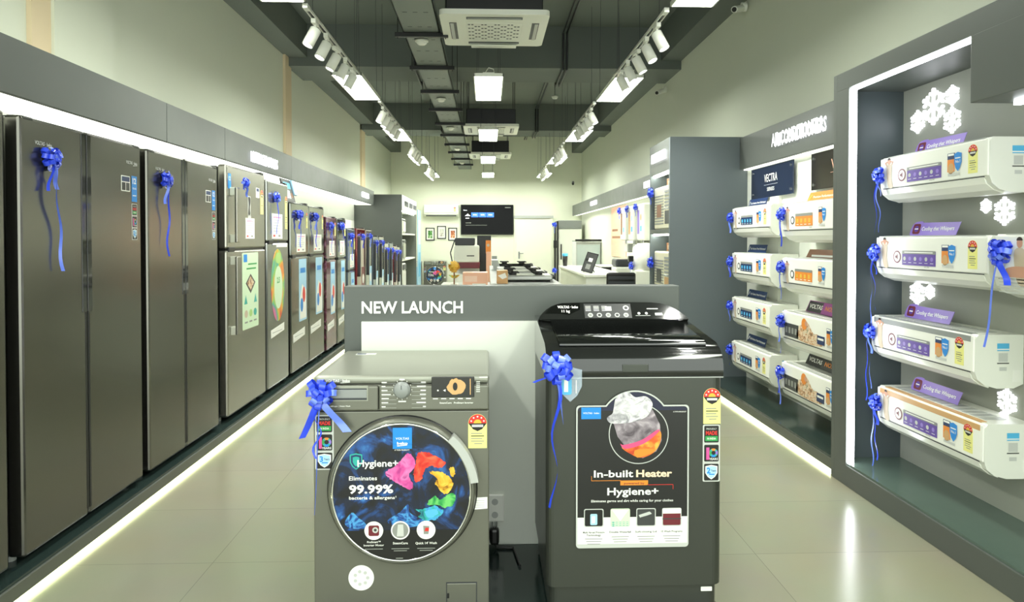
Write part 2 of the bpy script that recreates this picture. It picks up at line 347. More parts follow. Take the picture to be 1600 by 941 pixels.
# ceiling conduits
for i, (x, lab) in enumerate(((1.02, 'thin dark conduit bent down beside the right spotlights'), (-.98, 'dark conduit running beside the cable tray'))):
    pts = [(x, 3.0, 4.2), (x, 9.2, 4.2), (x, 9.25, 3.72), (x, 10.2, 3.70), (x, 10.25, 4.2), (x, 14.5, 4.2), (x, 14.55, 3.72), (x, 15.5, 3.72), (x, 15.55, 4.2), (x, 19.0, 4.2)]
    tag(MB().tube(pts, .014, M_black).tube([(a+.05, b, c) for a, b, c in pts], .014, M_black).build('conduit'), lab, 'conduit')
# four-way ceiling cassettes
def cassette(y, lab):
    t = thing('ceiling_cassette', lab, 'air conditioner', (.06, y+.475, 3.335), 0, 'ceiling cassette air conditioners')
    MB().box(-.42, .42, -.42, .42, .04, .31, M_black, .01).build('body', t)
    MB().prism(rrect(-.475, .475, -.475, .475, .05), 'z', 0, .045, M_white).build('fascia', t)
    mb = MB()
    mb.box(-.25, .25, -.25, .25, -.008, .001, M_white, .004)
    for r in range(9):
        for c in range(16):
            if (c//2+r) % 2: continue
            x0 = -.235+c*.0295; y0 = -.225+r*.052; mb.box(x0, x0+.02, y0, y0+.022, -.0095, -.007, M_darkgrey)
    mb.build('grille', t)
    for a in range(4):
        M = Matrix.Rotation(R(90*a), 4, 'Z')
        MB().box(-.245, .245, -.40, -.335, -.001, .002, M_darkgrey, 0, M).box(-.235, .235, -.392, -.36, -.01, -.002, M_lgrey if a else M_grey, .003, M).build('louver', t)
    MB().box(-.22, .22, .36, .45, -.03, -.018, M_white, .004).build('open_flap', t)
    for sx in (-1, 1):
        for sy in (-1, 1): MB().cyl((sx*.4, sy*.4, .3), (sx*.4, sy*.4, ZC-3.335), .006, M_black, n=6).build('hanger_rod', t)
cassette(5.86, 'large white four-way ceiling cassette nearest the camera')
cassette(11.6, 'middle white ceiling cassette behind the second panel light')
cassette(15.35, 'farthest small ceiling cassette under a hanging black box')
# cameras on the walls
for (x, y, z, s, lab) in ((XR-.02, 10.0, 3.62, -1, 'white security camera under the beam on the right wall'), (XR-.02, 6.9, 3.78, -1, 'small white security camera high on the right wall near the ceiling'), (2.4, YB-.03, 3.05, 0, 'dark security camera on the back wall near the right corner')):
    t = thing('security_camera', lab, 'camera', (x, y, z))
    MB().cyl((0, 0, 0), (s*.05, -.03 if s == 0 else 0, 0), .045, M_white, n=16).build('mount', t)
    MB().cyl((s*.05, -.02, -.02), (s*.16-.02, -.16, -.08), .033, M_white if s else M_darkgrey, n=14).build('housing', t)
    MB().cyl((s*.16-.02, -.16, -.08), (s*.163-.021, -.166, -.083), .024, M_black, n=14).build('lens', t)
t = thing('ceiling_sensor', 'small white round sensor hanging by the right conduit', 'sensor', (1.2, 12.2, 3.95))
MB().cyl((0, 0, .36), (0, 0, .03), .006, M_black, n=6).build('stem', t); MB().lathe([(0, -.03), (.04, -.02), (.06, .01), (.06, .03), (0, .03)], M_white, 18).build('dome', t)

# ------------------------------------------------------------------ ribbon bows
def loop_pts(d, up, r):
    d = Vector(d).normalized(); u = Vector(up); u = (u-d*u.dot(d)).normalized(); w = d.cross(u); pts = []; ups = []
    for i in range(9):
        a = i/8; L = math.sin(math.pi*a)**.7*r; o = math.sin(2*math.pi*a)*r*.28
        pts.append(d*L+u*o); ups.append(w)
    return pts, ups
def bow_mesh(seed, r):
    rnd = random.Random(seed); mb = MB()
    for ring, (n, el) in enumerate(((8, 8), (7, 38), (4, 68), (1, 90))):
        for i in range(n):
            a = R(360*i/n+rnd.uniform(-12, 12)+ring*22); e = R(el+rnd.uniform(-8, 8))
            d = Vector((math.cos(a)*math.cos(e), -math.sin(e), math.sin(a)*math.cos(e)))
            up = Vector((rnd.uniform(-.3, .3), -1, rnd.uniform(-.3, .3))) if el < 60 else Vector((rnd.uniform(-1, 1), 0, rnd.uniform(-1, 1)))
            p, u = loop_pts(d, up, r*(1-.12*ring)*rnd.uniform(.85, 1.1)); mb.strip(p, u, r*.38, M_ribbon if rnd.random() < .75 else M_ribbon_l)
    mb.cyl((0, .0, 0), (0, -r*.3, 0), r*.22, M_ribbon, n=10)
    return mb
def tail_mesh(dx, L, w, curl=0, seed=0):
    rnd = random.Random(seed); pts = []; ups = []
    for i in range(17):
        a = i/16
        pts.append((dx*a+curl*.012*math.sin(a*11+seed), -.012-.006*math.sin(a*6), -.02-L*a)); q = a*(2.4 if curl else .7)+seed
        ups.append((math.cos(q*.6), math.sin(q*.6)*.7, 0))
    return MB().strip(pts, ups, w, M_ribbon_l if seed % 2 else M_ribbon)
BOWM = {}
def bow(loc, rz, label, group, r=.05, tails=((.02, .3, .012, 0),), seed=1, flip=None):
    key = (seed, round(r, 4))
    if key not in BOWM: o = bow_mesh(seed, r).build('ribbon_bow'); BOWM[key] = o.data
    else: o = bpy.data.objects.new('ribbon_bow', BOWM[key]); COL.objects.link(o)
    o.location = loc; o.rotation_euler = (0, 0, R(rz)); tag(o, label, 'bow', group)
    for i, (dx, L, w, c) in enumerate(tails): tail_mesh(dx, L, w, c, seed+i).build('ribbon_tail', o)
    return o

# ------------------------------------------------------------------ printed sticker helpers (front = -Y, y is the surface plane)
def energy_label(mb, x, z, y, w, h):
    hw = w/2; r = hw
    mb.plate([(x-hw, z), (x+hw, z), (x+hw, z+h-r)]+circ(x, z+h-r, r, 13, a0=0, a1=180)+[(x-hw, z+h-r)], y, .001, P_yel)
    mb.flat(circ(x, z+h-r, r*.97, 17, a0=0, a1=180), y-.0014, P_red)
    mb.flat([(x-hw*.97, z+h-r), (x+hw*.97, z+h-r), (x+hw*.5, z+h-r-hw*.62), (x, z+h-r-hw*.85), (x-hw*.5, z+h-r-hw*.62)], y-.0014, P_black)
    mb.flat(circ(x, z+h-r, r*.42, 13, a0=0, a1=180), y-.0018, P_gold)
    for i in range(5):
        a = R(20+35*i); mb.flat(circ(x+r*.72*math.cos(a), z+h-r+r*.72*math.sin(a), r*.1, 5), y-.0018, P_white)
    for q in (.1, -.18): mb.rect(x-hw*.6, x+hw*.6, z+h-r-hw*(.3-q*.5), z+h-r-hw*(.2-q*.5), y-.0018, P_white)
    for i in range(5): mb.rect(x-hw*(.7 if i else .35), x+hw*(.7 if i % 2 else .5), z+h*.12+i*h*.075, z+h*.12+i*h*.075+h*.025, y-.0014, P_grey if i != 3 else P_black)
def shield(x, z, w, h): return [(x-w/2, z+h*.42), (x, z+h*.5), (x+w/2, z+h*.42), (x+w/2, z-h*.05), (x+w*.3, z-h*.32), (x, z-h*.5), (x-w*.3, z-h*.32), (x-w/2, z-h*.05)]
def warranty_strip(mb, x0, z0, y, w, h, yrs, with_frame=True):
    """three stacked black tiles in a pale frame"""
    mb.plate(rrect(x0, x0+w, z0, z0+h, w*.08, 2), y, .001, P_lgrey)
    th = h/3
    for i in range(3): mb.flat(rrect(x0+w*.08, x0+w*.92, z0+i*th+th*.06, z0+(i+1)*th-th*.06, w*.06, 2), y-.0014, P_black)
    c = x0+w/2; zz = z0+2*th
    mb.text('PROUDLY', c, zz+th*.74, y-.002, th*.09, P_lgrey, w=w*.6); mb.text('MADE', c, zz+th*.47, y-.002, th*.2, P_red, bold=.04, w=w*.66)
    mb.rect(x0+w*.14, x0+w*.86, zz+th*.14, zz+th*.4, y-.0018, P_green); mb.text('IN INDIA', c, zz+th*.22, y-.0022, th*.11, P_white, w=w*.5)
    zz = z0+th
    mb.text('1', x0+w*.29, zz+th*.2, y-.002, th*.6, P_pink, bold=.05); mb.flat(circ(x0+w*.62, zz+th*.52, w*.25, 24), y-.0018, P_teal)
    for a, m in ((60, P_orange), (150, P_green), (240, P_blue), (330, P_purple_l)): mb.flat([(x0+w*.62, zz+th*.52)]+circ(x0+w*.62, zz+th*.52, w*.25, 7, a0=a, a1=a+60), y-.0019, m)
    mb.flat(circ(x0+w*.62, zz+th*.52, w*.12, 20), y-.0021, P_black)
    mb.text('YEARS', x0+w*.62, zz+th*.14, y-.0023, th*.12, P_white, w=w*.5)
    mb.flat(shield(c, z0+th*.5, w*.7, th*.76), y-.0018, P_white); mb.flat(shield(c, z0+th*.5, w*.6, th*.66), y-.002, P_sky)
    mb.text(yrs, x0+w*.34, z0+th*.45, y-.0023, th*.3, P_blue, bold=.03); mb.text('Years', x0+w*.62, z0+th*.53, y-.0023, th*.12, P_navy, w=w*.3); mb.rect(x0+w*.36, x0+w*.68, z0+th*.36, z0+th*.42, y-.0023, P_blue)
def brand(mb, x, z, y, h, m, w, al='L'):
    """the maker's lettering with its underline, as on the appliances"""
    mb.text('VOLTAS \u00b7 beko', x, z, y, h, m, al, .02, w)
    a = x if al == 'L' else x-w/2
    mb.flat([(a+w*.6, z-h*.3), (a+w, z-h*.05), (a+w, z-h*.22), (a+w*.62, z-h*.48)], y, m)

# ------------------------------------------------------------------ left side: plinth, fascia and refrigerators
t = thing('display_plinth', 'long low dark plinth under the refrigerator row with a lit edge', 'display plinth', (0, 0, 0))
MB().box(XL+.04, -1.83, YF, 13.75, 0, .088, M_lip).build('base', t)
MB().box(XL+.04, -1.815, YF, 13.75, .088, .10, M_plinth).build('glass_top', t)
MB().box(-1.83, -1.805, YF, 13.75, .03, .088, M_lip, .002).build('edge_trim', t)
MB().box(-1.829, -1.812, YF, 13.75, .002, .021, M_fstrip).build('light_strip', t)
FX = -2.27
for i, (y0, y1, lab) in enumerate(((YF, 4.93, 'nearest long plain grey fascia panel above the steel refrigerators'), (4.936, 6.0, 'short plain grey fascia panel between two joints on the left'), (6.006, 8.0, 'grey fascia panel with the bright refrigerators sign'), (8.006, 11.2, 'plain grey fascia panel past the refrigerators sign'), (11.206, 13.74, 'last left fascia panel meeting the dark tall cabinet'))):
    t = thing('fascia_panel', lab, 'fascia', (FX, (y0+y1)/2, 2.105), 0, 'left fascia panels'); h = (y1-y0)/2
    MB().box(-.03, 0, -h, h, 0, .275, M_lam, .002).build('board', t)
    MB().box(-.365, -.05, -h, h, .004, .03, M_diff).build('light_box', t)
    if i == 2:
        s = MB().text3('REFRIGERATORS', 0, 0, 0, .098, M_letters, .02, w=.78, bold=.03).build('sign_letters', t); s.location = (.003, 7.03-(y0+y1)/2, .062); s.rotation_euler = (0, 0, R(90))
    if i == 4:
        s = MB()
        for k in range(7): s.box(-.34+k*.1, -.27+k*.1, -.015, 0, 0, .09, M_sign)
        s = s.build('sign_letters', t); s.location = (.003, 12.75-(y0+y1)/2, .085); s.rotation_euler = (0, 0, R(90))
struct(bx('trim_9', XL, XL+.035, YF, 13.75, .0, 2.12, M_white_pan))

FRG = 'refrigerators in a row along the left wall'
def hinge(t, x, y, z, m=M_caseside): MB().box(x-.035, x+.035, y-.03, y+.09, z, z+.02, m, .006).build('hinge_cover', t)
def feet(t, Wd, D):
    for x in (.05, Wd-.05): MB().cyl((x, -D+.09, 0), (x, -D+.09, .025), .02, M_lgrey, n=10).build('foot', t)
def side_by_side(y0, Wd, lab, stickers=True):
    D, H = .72, 1.81
    t = thing('side_by_side_refrigerator', lab, 'refrigerator', (-1.86-D, y0, .10), 90, FRG)
    MB().box(0.004, Wd-.004, -D+.075, 0, .025, H-.025, M_caseside, .006).build('cabinet', t)
    mid = Wd*.47
    for k, (x0, x1) in enumerate(((0, mid-.004), (mid+.004, Wd))):
        dr = MB().box(x0, x1, -D, -D+.068, .03, H, M_inox, .012).build('door', t)
        g = MB(); s = 1 if k == 0 else -1; xe = mid-.004*s
        g.box(min(xe, xe-s*.034), max(xe, xe-s*.034), -D-.003, -D+.01, H*.54, H-.012, M_blackgloss, .002).box(min(xe, xe-s*.014), max(xe, xe-s*.014), -D-.002, -D+.01, .06, H*.54, M_black, .002); g.build('grip', dr)
        if k == 0:
            b = MB(); brand(b, x0+.09, H-.105, -D-.0008, .016, P_lgrey, .11); b.build('badge', dr)
        elif stickers:
            b = MB(); brand(b, x1-.15, H-.105, -D-.0008, .016, P_lgrey, .11)
            b.plate(rrect(x1-.20, x1-.115, H-.25, H-.17, .004, 2), -D, .001, P_white); b.rect(x1-.195, x1-.12, H-.20, H-.175, -D-.0015, P_navy); b.rect(x1-.195, x1-.16, H-.245, H-.205, -D-.0015, P_black); b.rect(x1-.155, x1-.12, H-.245, H-.205, -D-.0015, P_dgrey)
            b.rect(x1-.1, x1-.045, H-.30, H-.165, -D-.001, P_blue); b.text('12', x1-.0725, H-.205, -D-.0015, .03, P_white, bold=.03); b.text('YEARS', x1-.0725, H-.235, -D-.0015, .01, P_white); b.rect(x1-.09, x1-.055, H-.27, H-.265, -D-.0015, P_white)
            b.build('sticker', dr)
            b = MB(); warranty_strip(b, x1-.1, H-.50, -D, .055, .19, '2'); b.build('sticker', dr)
    for x in (.05, Wd-.05): hinge(t, x, -D+.03, H-.02)
    feet(t, Wd, D)
    return t
side_by_side(1.775, .93, 'dark steel side-by-side refrigerator cut off by the edge of the photo', False)
side_by_side(2.79, .95, 'nearest full dark steel side-by-side refrigerator with a long trailing bow')
side_by_side(3.81, .97, 'second dark steel side-by-side refrigerator, next to the bar-handled one')

def poster_tall(mb, x0, x1, z0, z1, y):
    w, h = x1-x0, z1-z0; mb.plate(rrect(x0, x1, z0, z1, .012, 3), y, .0012, P_mint); mb.rect(x0+w*.08, x0+w*.3, z1-h*.12, z1-h*.02, y-.0016, P_blue)
    mb.rect(x0+w*.35, x0+w*.9, z1-h*.16, z1-h*.14, y-.0016, P_green); mb.rect(x0+w*.25, x0+w*.85, z1-h*.22, z1-h*.2, y-.0016, P_green)
    c = (x0+x1)/2; mb.flat([(c, z1-h*.28), (c+w*.3, z1-h*.4), (c, z1-h*.54), (c-w*.3, z1-h*.4)], y-.0016, P_dgrey); mb.flat([(c, z1-h*.31), (c+w*.22, z1-h*.4), (c, z1-h*.5), (c-w*.22, z1-h*.4)], y-.002, P_family)
    for k in range(3): mb.flat(circ(x0+w*(.22+.28*k), z0+h*.2, w*.1, 16, h*.05), y-.0016, [P_sand, P_lime, P_teal][k]); mb.rect(x0+w*(.13+.28*k), x0+w*(.31+.28*k), z0+h*.08, z0+h*.1, y-.0016, P_grey)
    for q in (-.3, .3): mb.flat([(c+w*q-w*.1, z0+h*.33), (c+w*q+w*.1, z0+h*.33), (c+w*q, z0+h*.45)], y-.0016, P_teal)
def paper(mb, x0, x1, z0, z1, y, accent=P_pink):
    w, h = x1-x0, z1-z0; mb.plate([(x0, z0), (x1, z0), (x1, z1), (x0, z1)], y, .001, P_white)
    for k in range(6): mb.rect(x0+w*.12, x1-w*(.12+.1*(k % 3)), z1-h*(.16+.11*k), z1-h*(.13+.11*k), y-.0014, P_lgrey if k else accent)
    mb.rect(x0+w*.12, x0+w*.3, z0+h*.08, z0+h*.16, y-.0014, P_red); mb.rect(x0+w*.6, x0+w*.8, z0+h*.08, z0+h*.16, y-.0014, P_grey)
def top_freezer(xf, y0, Wd, H, zs, door, lab, style, front=None):
    """H total height above the plinth, zs = height of the gap between the doors"""
    D = .66
    t = thing('top_freezer_refrigerator' if zs else 'single_door_refrigerator', lab, 'refrigerator', (xf-D, y0, .10), 90, FRG)
    MB().box(.003, Wd-.003, -D+.07, 0, .025, H-.01, M_caseside, .006).build('cabinet', t)
    parts = []
    if zs:
        parts.append(('fridge_door', .035, zs-.006)); parts.append(('freezer_door', zs+.006, H))
    else: parts.append(('door', .035, H))
    ds = {}
    for nm, z0, z1 in parts: ds[nm] = MB().box(0, Wd, -D, -D+.064, z0, z1, door, .014).build(nm, t)
    if zs: MB().box(.01, Wd-.01, -D+.015, -D+.07, zs-.01, zs+.01, M_black).box(.03, .15, -D-.004, -D+.02, zs-.018, zs+.018, M_black, .005).build('hinge', t)
    hinge(t, Wd-.06, -D+.03, H-.005); feet(t, Wd, D)
    y = -D
    if style == 'bar':
        f, g = ds['freezer_door'], ds['fridge_door']
        for par, z0, z1 in ((f, zs+.05, H-.16), (g, zs-.62, zs-.05)):
            MB().box(.055, .115, y-.055, y-.035, z0, z1, M_inox_b, .006).box(.06, .11, y-.04, y, z0, z0+.06, M_offwhite, .004).box(.06, .11, y-.04, y, z1-.06, z1, M_offwhite, .004).build('handle', par)
        b = MB(); b.rect(.03, .085, H-.17, H-.06, y-.001, P_blue); b.text('12', .0575, H-.11, y-.0015, .03, P_white); b.build('sticker', f)
        b = MB(); b.plate(rrect(.43, .49, H-.35, H-.20, .006, 2), y, .002, P_lgrey); b.flat(smooth([(.435, H-.34), (.48, H-.34), (.47, H-.29), (.485, H-.25), (.48, H-.21), (.435, H-.21), (.447, H-.27)], 4), y-.0024, P_black); b.rect(.43, .50, H-.37, H-.352, y-.001, P_lgrey); b.build('sticker', f)
        b = MB(); paper(b, .38, .58, H-.53, H-.37, y); b.build('sticker', f)
        b = MB(); b.plate(rrect(.62, .70, H-.20, H-.12, .004, 2), y, .001, P_white); b.rect(.63, .69, H-.15, H-.125, y-.0015, P_navy); energy_label(b, .76, H-.33, y, .07, .2); b.build('sticker', f)
        b = MB(); poster_tall(b, .30, .66, zs-.62, zs-.03, y); b.build('poster', g)
    elif style == 'oval':
        f, g = ds['freezer_door'], ds['fridge_door']
        b = MB(); paper(b, .12, .42, zs+.03, zs+.25, y); b.build('sticker', f)
        b = MB(); energy_label(b, .54, zs+.12, y, .07, .3); b.build('sticker', f)
        b = MB(); b.plate(circ(.28, zs-.38, .19, 40, .32), y, .0012, P_rainbow); b.flat(circ(.29, zs-.40, .12, 32, .19), y-.0016, P_mint); b.text('2.5', .29, zs-.36, y-.002, .05, P_green, bold=.04); b.flat(circ(.29, zs-.14, .08, 20, .05), y-.002, P_lime); b.build('sticker', g)
        b = MB(); b.plate([(.08, zs-.83), (.46, zs-.80), (.46, zs-.73), (.08, zs-.76)], y, .001, P_white); b.rect(.12, .4, zs-.79, zs-.785, y-.0014, P_grey); b.build('sticker', g)
        b = MB(); b.plate(rrect(.24, .56, zs-.045, zs-.012, .004, 2), y, .001, P_white); b.build('sticker', g)
    elif style == 'poster':
        f, g = ds['freezer_door'], ds['fridge_door']
        b = MB(); paper(b, Wd*.3, Wd*.82, zs+.04, zs+.22, y); b.build('sticker', f)
        b = MB(); energy_label(b, Wd*.9, zs+.28, y, .06, .16); b.build('sticker', f)
        b = MB(); z1 = zs-.03; b.plate(rrect(Wd*.42, Wd*.86, z1-.62, z1, .01, 2), y, .001, P_sky); b.flat([(Wd*.46, z1-.6), (Wd*.84, z1-.6), (Wd*.84, z1-.32), (Wd*.6, z1-.25), (Wd*.46, z1-.4)], y-.0014, P_white); b.flat(circ(Wd*.7, z1-.36, .05, 16, .08), y-.0018, P_red); b.flat(circ(Wd*.57, z1-.46, .05, 16, .07), y-.0018, P_blue); b.rect(Wd*.5, Wd*.78, z1-.14, z1-.09, y-.0014, P_blue); b.build('poster', g)
        b = MB(); b.plate([(.06, z1-.80), (Wd*.75, z1-.77), (Wd*.75, z1-.69), (.06, z1-.72)], y, .001, P_white); b.rect(.1, Wd*.65, z1-.75, z1-.745, y-.0014, P_grey); b.build('sticker', g)
    elif style == 'handle':
        b = MB(); zt = H-.16; zb = H-.62
        b.prism(smooth([(.08, zt), (.12, zt+.02), (.15, (zt+zb)/2), (.12, zb-.02), (.08, zb)], 4), 'y', y-.03, y+.001, M_darkgrey); b.prism(smooth([(.15, zt-.03), (.21, zt-.05), (.23, (zt+zb)/2), (.21, zb+.05), (.15, zb+.03)], 4), 'y', y-.012, y+.001, M_lgrey); b.build('handle', ds.get('door') or ds['fridge_door'])
        b = MB(); b.plate(rrect(Wd*.56, Wd*.95, H-.95, H-.55, .01, 2), y, .001, P_sky if door != M_red_door else P_maroon); b.flat(circ(Wd*.75, H-.72, .07, 16), y-.0014, P_white); b.build('poster', ds.get('door') or ds['fridge_door'])
    return t
top_freezer(-1.86, 4.94, .84, 1.85, 1.24, M_inox_b, 'tall bronze-grey refrigerator with long bar handles and a green poster', 'bar')
top_freezer(-1.86, 5.84, .60, 1.82, 1.29, M_inox_l, 'glossy grey refrigerator with a rainbow oval sticker', 'oval')
top_freezer(-1.86, 6.53, .63, 1.67, 1.15, M_inox_g, 'shiny grey refrigerator with a standee leaning on its top', 'poster')
top_freezer(-1.86, 7.18, .65, 1.665, 1.15, M_inox_g, 'shiny grey refrigerator beside the purple flowered one, on its near side', 'poster')
FR = [  # front x, near y, width, height, gap, door, style, label
 (-1.848, 7.88, .52, 1.575, 1.08, M_purple_door, 'poster', 'dark purple flowered refrigerator'),
 (-1.838, 8.42, .50, 1.575, 1.08, M_inox_g, 'poster', 'shiny grey refrigerator just past the purple flowered one'),
 (-1.824, 8.97, .50, 1.455, .9, M_blue_door, 'poster', 'blue-grey refrigerator between the shiny grey and the maroon ones'),
 (-1.806, 9.50, .62, 1.47, 0, M_red_door, 'handle', 'maroon single-door refrigerator with a curved handle'),
 (-1.798, 10.16, .52, 1.46, 0, M_inox_l, 'handle', 'silver single-door refrigerator right after the maroon one'),
 (-1.788, 10.72, .50, 1.36, 0, M_blue_door, 'handle', 'second single-door refrigerator past the maroon one, in dark blue-grey'),
 (-1.778, 11.26, .50, 1.36, 0, M_inox_g, 'handle', 'third single-door refrigerator past the maroon one'),
 (-1.768, 11.79, .48, 1.25, 0, M_inox_l, 'handle', 'shorter silver single-door refrigerator, fourth from the end of the row'),
 (-1.758, 12.29, .47, 1.25, 0, M_blue_door, 'handle', 'short blue-grey refrigerator, third from the end of the row'),
 (-1.750, 12.79, .46, 1.19, 0, M_red_door, 'handle', 'short maroon refrigerator near the end of the row'),
 (-1.742, 13.27, .44, 1.17, 0, M_inox_l, 'handle', 'last and smallest silver refrigerator by the dark tall cabinet')]
for xf, y0, Wd, H, zs, dm, st, lab in FR: top_freezer(xf, y0, Wd, H, zs, dm, lab, st)
BG = 'blue ribbon bows on the refrigerators'
bow((-1.845, 2.955, 1.755), 90, 'shiny blue bow on the nearest steel refrigerator, trailing a long ribbon', BG, .052, ((.07, .46, .018, 1), (-.03, .12, .02, 0), (.03, .11, .02, 0)), 1)
bow((-1.845, 3.99, 1.755), 90, 'blue bow with curly tail on the second steel side-by-side refrigerator', BG, .05, ((.01, .42, .014, 1), (-.03, .12, .02, 0)), 2)
bow((-1.8, 5.14, 1.83), 90, 'blue bow above the bar handle of the tall bronze-grey refrigerator', BG, .045, ((.02, .08, .02, 0),), 3)
bow((-1.845, 6.03, 1.78), 90, 'blue bow with thin tails above the rainbow oval sticker', BG, .05, ((.02, .4, .012, 1), (-.02, .3, .01, 1)), 4)
for (x, y, z, lab, k) in ((-1.845, 6.76, 1.655, 'blue bow on the shiny refrigerator that carries the standee', 1), (-1.845, 7.38, 1.655, 'blue bow on the shiny refrigerator before the purple flowered one', 2), (-1.833, 8.05, 1.57, 'blue bow on the purple flowered refrigerator', 3), (-1.823, 8.6, 1.58, 'blue bow on the shiny refrigerator past the purple flowered one', 4), (-1.809, 9.14, 1.455, 'blue bow on the blue-grey refrigerator before the maroon one', 1), (-1.79, 9.85, 1.45, 'blue bow on the tall maroon refrigerator', 2), (-1.783, 10.4, 1.46, 'blue bow on the silver refrigerator right after the maroon one', 3), (-1.773, 10.95, 1.36, 'blue bow on the second refrigerator past the tall maroon one', 4), (-1.763, 11.5, 1.36, 'blue bow on the third refrigerator past the tall maroon one', 1), (-1.753, 12.02, 1.23, 'blue bow fourth from the end of the refrigerator row', 2), (-1.743, 12.52, 1.22, 'blue bow third from the end of the refrigerator row', 3), (-1.735, 13.02, 1.18, 'blue bow on the short maroon refrigerator', 4), (-1.727, 13.47, 1.17, 'blue bow on the last refrigerator of the row', 1)):
    bow((x, y, z), 90, lab, BG, .055, ((.02, .3, .012, 1), (-.03, .12, .02, 0)) if y < 9.3 else ((.01, .14, .02, 0),), k)
# tent card leaning on the fifth refrigerator
t = thing('standee', 'dark leaning standee with a blue bow on top of a refrigerator', 'standee', (-1.94, 6.62, 1.775), 90)
M = Matrix.Rotation(R(-14), 4, 'X')
MB().box(0, .33, -.012, 0, 0, .235, M_black, .003, M).build('frame', t)
MB().rect(.03, .30, .02, .215, -.0135, P_dgrey, M).rect(.05, .27, .14, .2, -.0145, P_cyan, M).rect(.06, .2, .04, .12, -.0145, P_white, M).rect(.22, .28, .05, .1, -.0145, P_brown, M).build('print', t)
MB().box(.14, .19, 0, .09, 0, .012, M_black).build('foot', t)
MB().box(.31, .40, -.03, -.01, .08, .235, P_sky, .004, M).build('side_card', t)

# tall dark cabinet closing the row, with its lit shelves
t = thing('shelf_cabinet', 'tall dark grey cabinet at the end of the refrigerator row with lit white shelves', 'cabinet', (XL, 13.76, 0), 90)
Dp = 2.7-1.72
MB().box(0, .04, -Dp, 0, 0, 2.32, M_lam, .003).build('side_panel', t); MB().box(2.76, 2.8, -Dp, 0, 0, 2.32, M_lam, .003).build('side_panel', t)
MB().box(.04, 2.76, -.04, 0, 0, 2.32, M_white_pan).build('back_panel', t); MB().box(.04, 2.76, -Dp, -.04, 2.02, 2.32, M_white_pan, .003).build('header', t)
for z in (.1, 1.0, 1.55): MB().box(.04, 2.76, -Dp+.03, -.04, z-.03, z, M_white).build('shelf', t)
MB().box(.1, 2.7, -Dp+.05, -Dp+.08, 2.0, 2.018, M_strip).build('light_strip', t)
for k in range(3): MB().box(.5+k*.8, 1.1+k*.8, -Dp-.012, -Dp, 2.12, 2.22, M_darkgrey).build('sign', t)
for i, (x, z, wd, h, m, lab) in enumerate(((-1.95, .1, .55, .82, M_white, 'white dishwasher on the bottom shelf of the dark tall cabinet'), (-1.95, 1.0, .5, .42, M_lgrey, 'grey microwave oven on the middle shelf of the dark tall cabinet'), (-1.95, 1.55, .5, .3, M_white, 'white countertop appliance on the upper shelf of the dark tall cabinet'))):
    a = thing('dishwasher' if i == 0 else 'microwave_oven' if i == 1 else 'countertop_dishwasher', lab, 'appliance', (-1.95, 14.35, z), 90)
    MB().box(-wd/2, wd/2, -.2, .28, .0, h, m, .012).build('cabinet', a); MB().box(-wd/2+.02, wd/2-.02, -.212, -.2, .03, h*.8, M_white2 if i != 1 else M_blackgloss, .004).build('door', a); MB().box(-wd/2+.02, wd/2-.02, -.215, -.2, h*.84, h-.02, M_darkgrey, .003).build('control_panel', a)
for i, (y, lab) in enumerate(((16.75, 'pale blue printed standee panel beside the far shelf cabinet'),)):
    a = thing('banner_stand', lab, 'banner', (-1.72, y, 0), 90)
    MB().box(0, .7, -.02, 0, .08, 2.15, P_sky, .004).rect(.08, .62, 1.3, 1.9, -.0215, P_white).rect(.1, .6, .5, 1.1, -.0215, P_cyan).build('panel', a); MB().box(.1, .6, -.12, .12, 0, .08, M_lgrey, .01).build('base', a)

# ------------------------------------------------------------------ launch stand in the middle
t = thing('launch_stand', 'grey stand with NEW LAUNCH lettering and a white panel behind both washers', 'display stand', (0, 0, 0))
MB().box(-.60, .825, 2.18, 3.35, .0, .10, M_plinth, .004).build('platform', t)
bk = MB().box(-.611, .829, 2.925, 3.02, .10, 1.212, M_lam, .003).build('back_panel', t)
MB().box(-.536, .752, 2.912, 2.9255, .101, 1.062, M_white_pan).build('white_inset', t)
MB().text3('NEW LAUNCH', -.536, 1.098, 2.924, .052, M_nlaunch, .006, 'L', .022, .43).build('lettering', t)
s = thing('power_socket', 'white double power socket on the launch stand behind the washer', 'socket', (.03, 2.911, .262))
MB().box(-.04, .04, -.012, 0, -.06, .06, M_white2, .006).build('plate', s)
for z in (-.028, .028): MB().cyl((0, -.012, z), (0, -.0135, z), .014, M_lgrey, n=14).build('outlet', s)
s = thing('power_plug', 'black power plug hanging below the white socket', 'plug', (.028, 2.905, .12))
MB().box(-.02, .02, -.05, -.01, 0, .07, M_black, .012).build('body', s)
for q in (-.01, 0, .01): MB().cyl((q, -.03, .07), (q, -.03, .095), .003, M_chrome, n=6).build('pin', s)
MB().tube([(0, -.03, .005), (.01, -.03, -.012), (.08, -.04, -.014), (.1, -.2, -.014)], .006, M_black).build('cable', s)

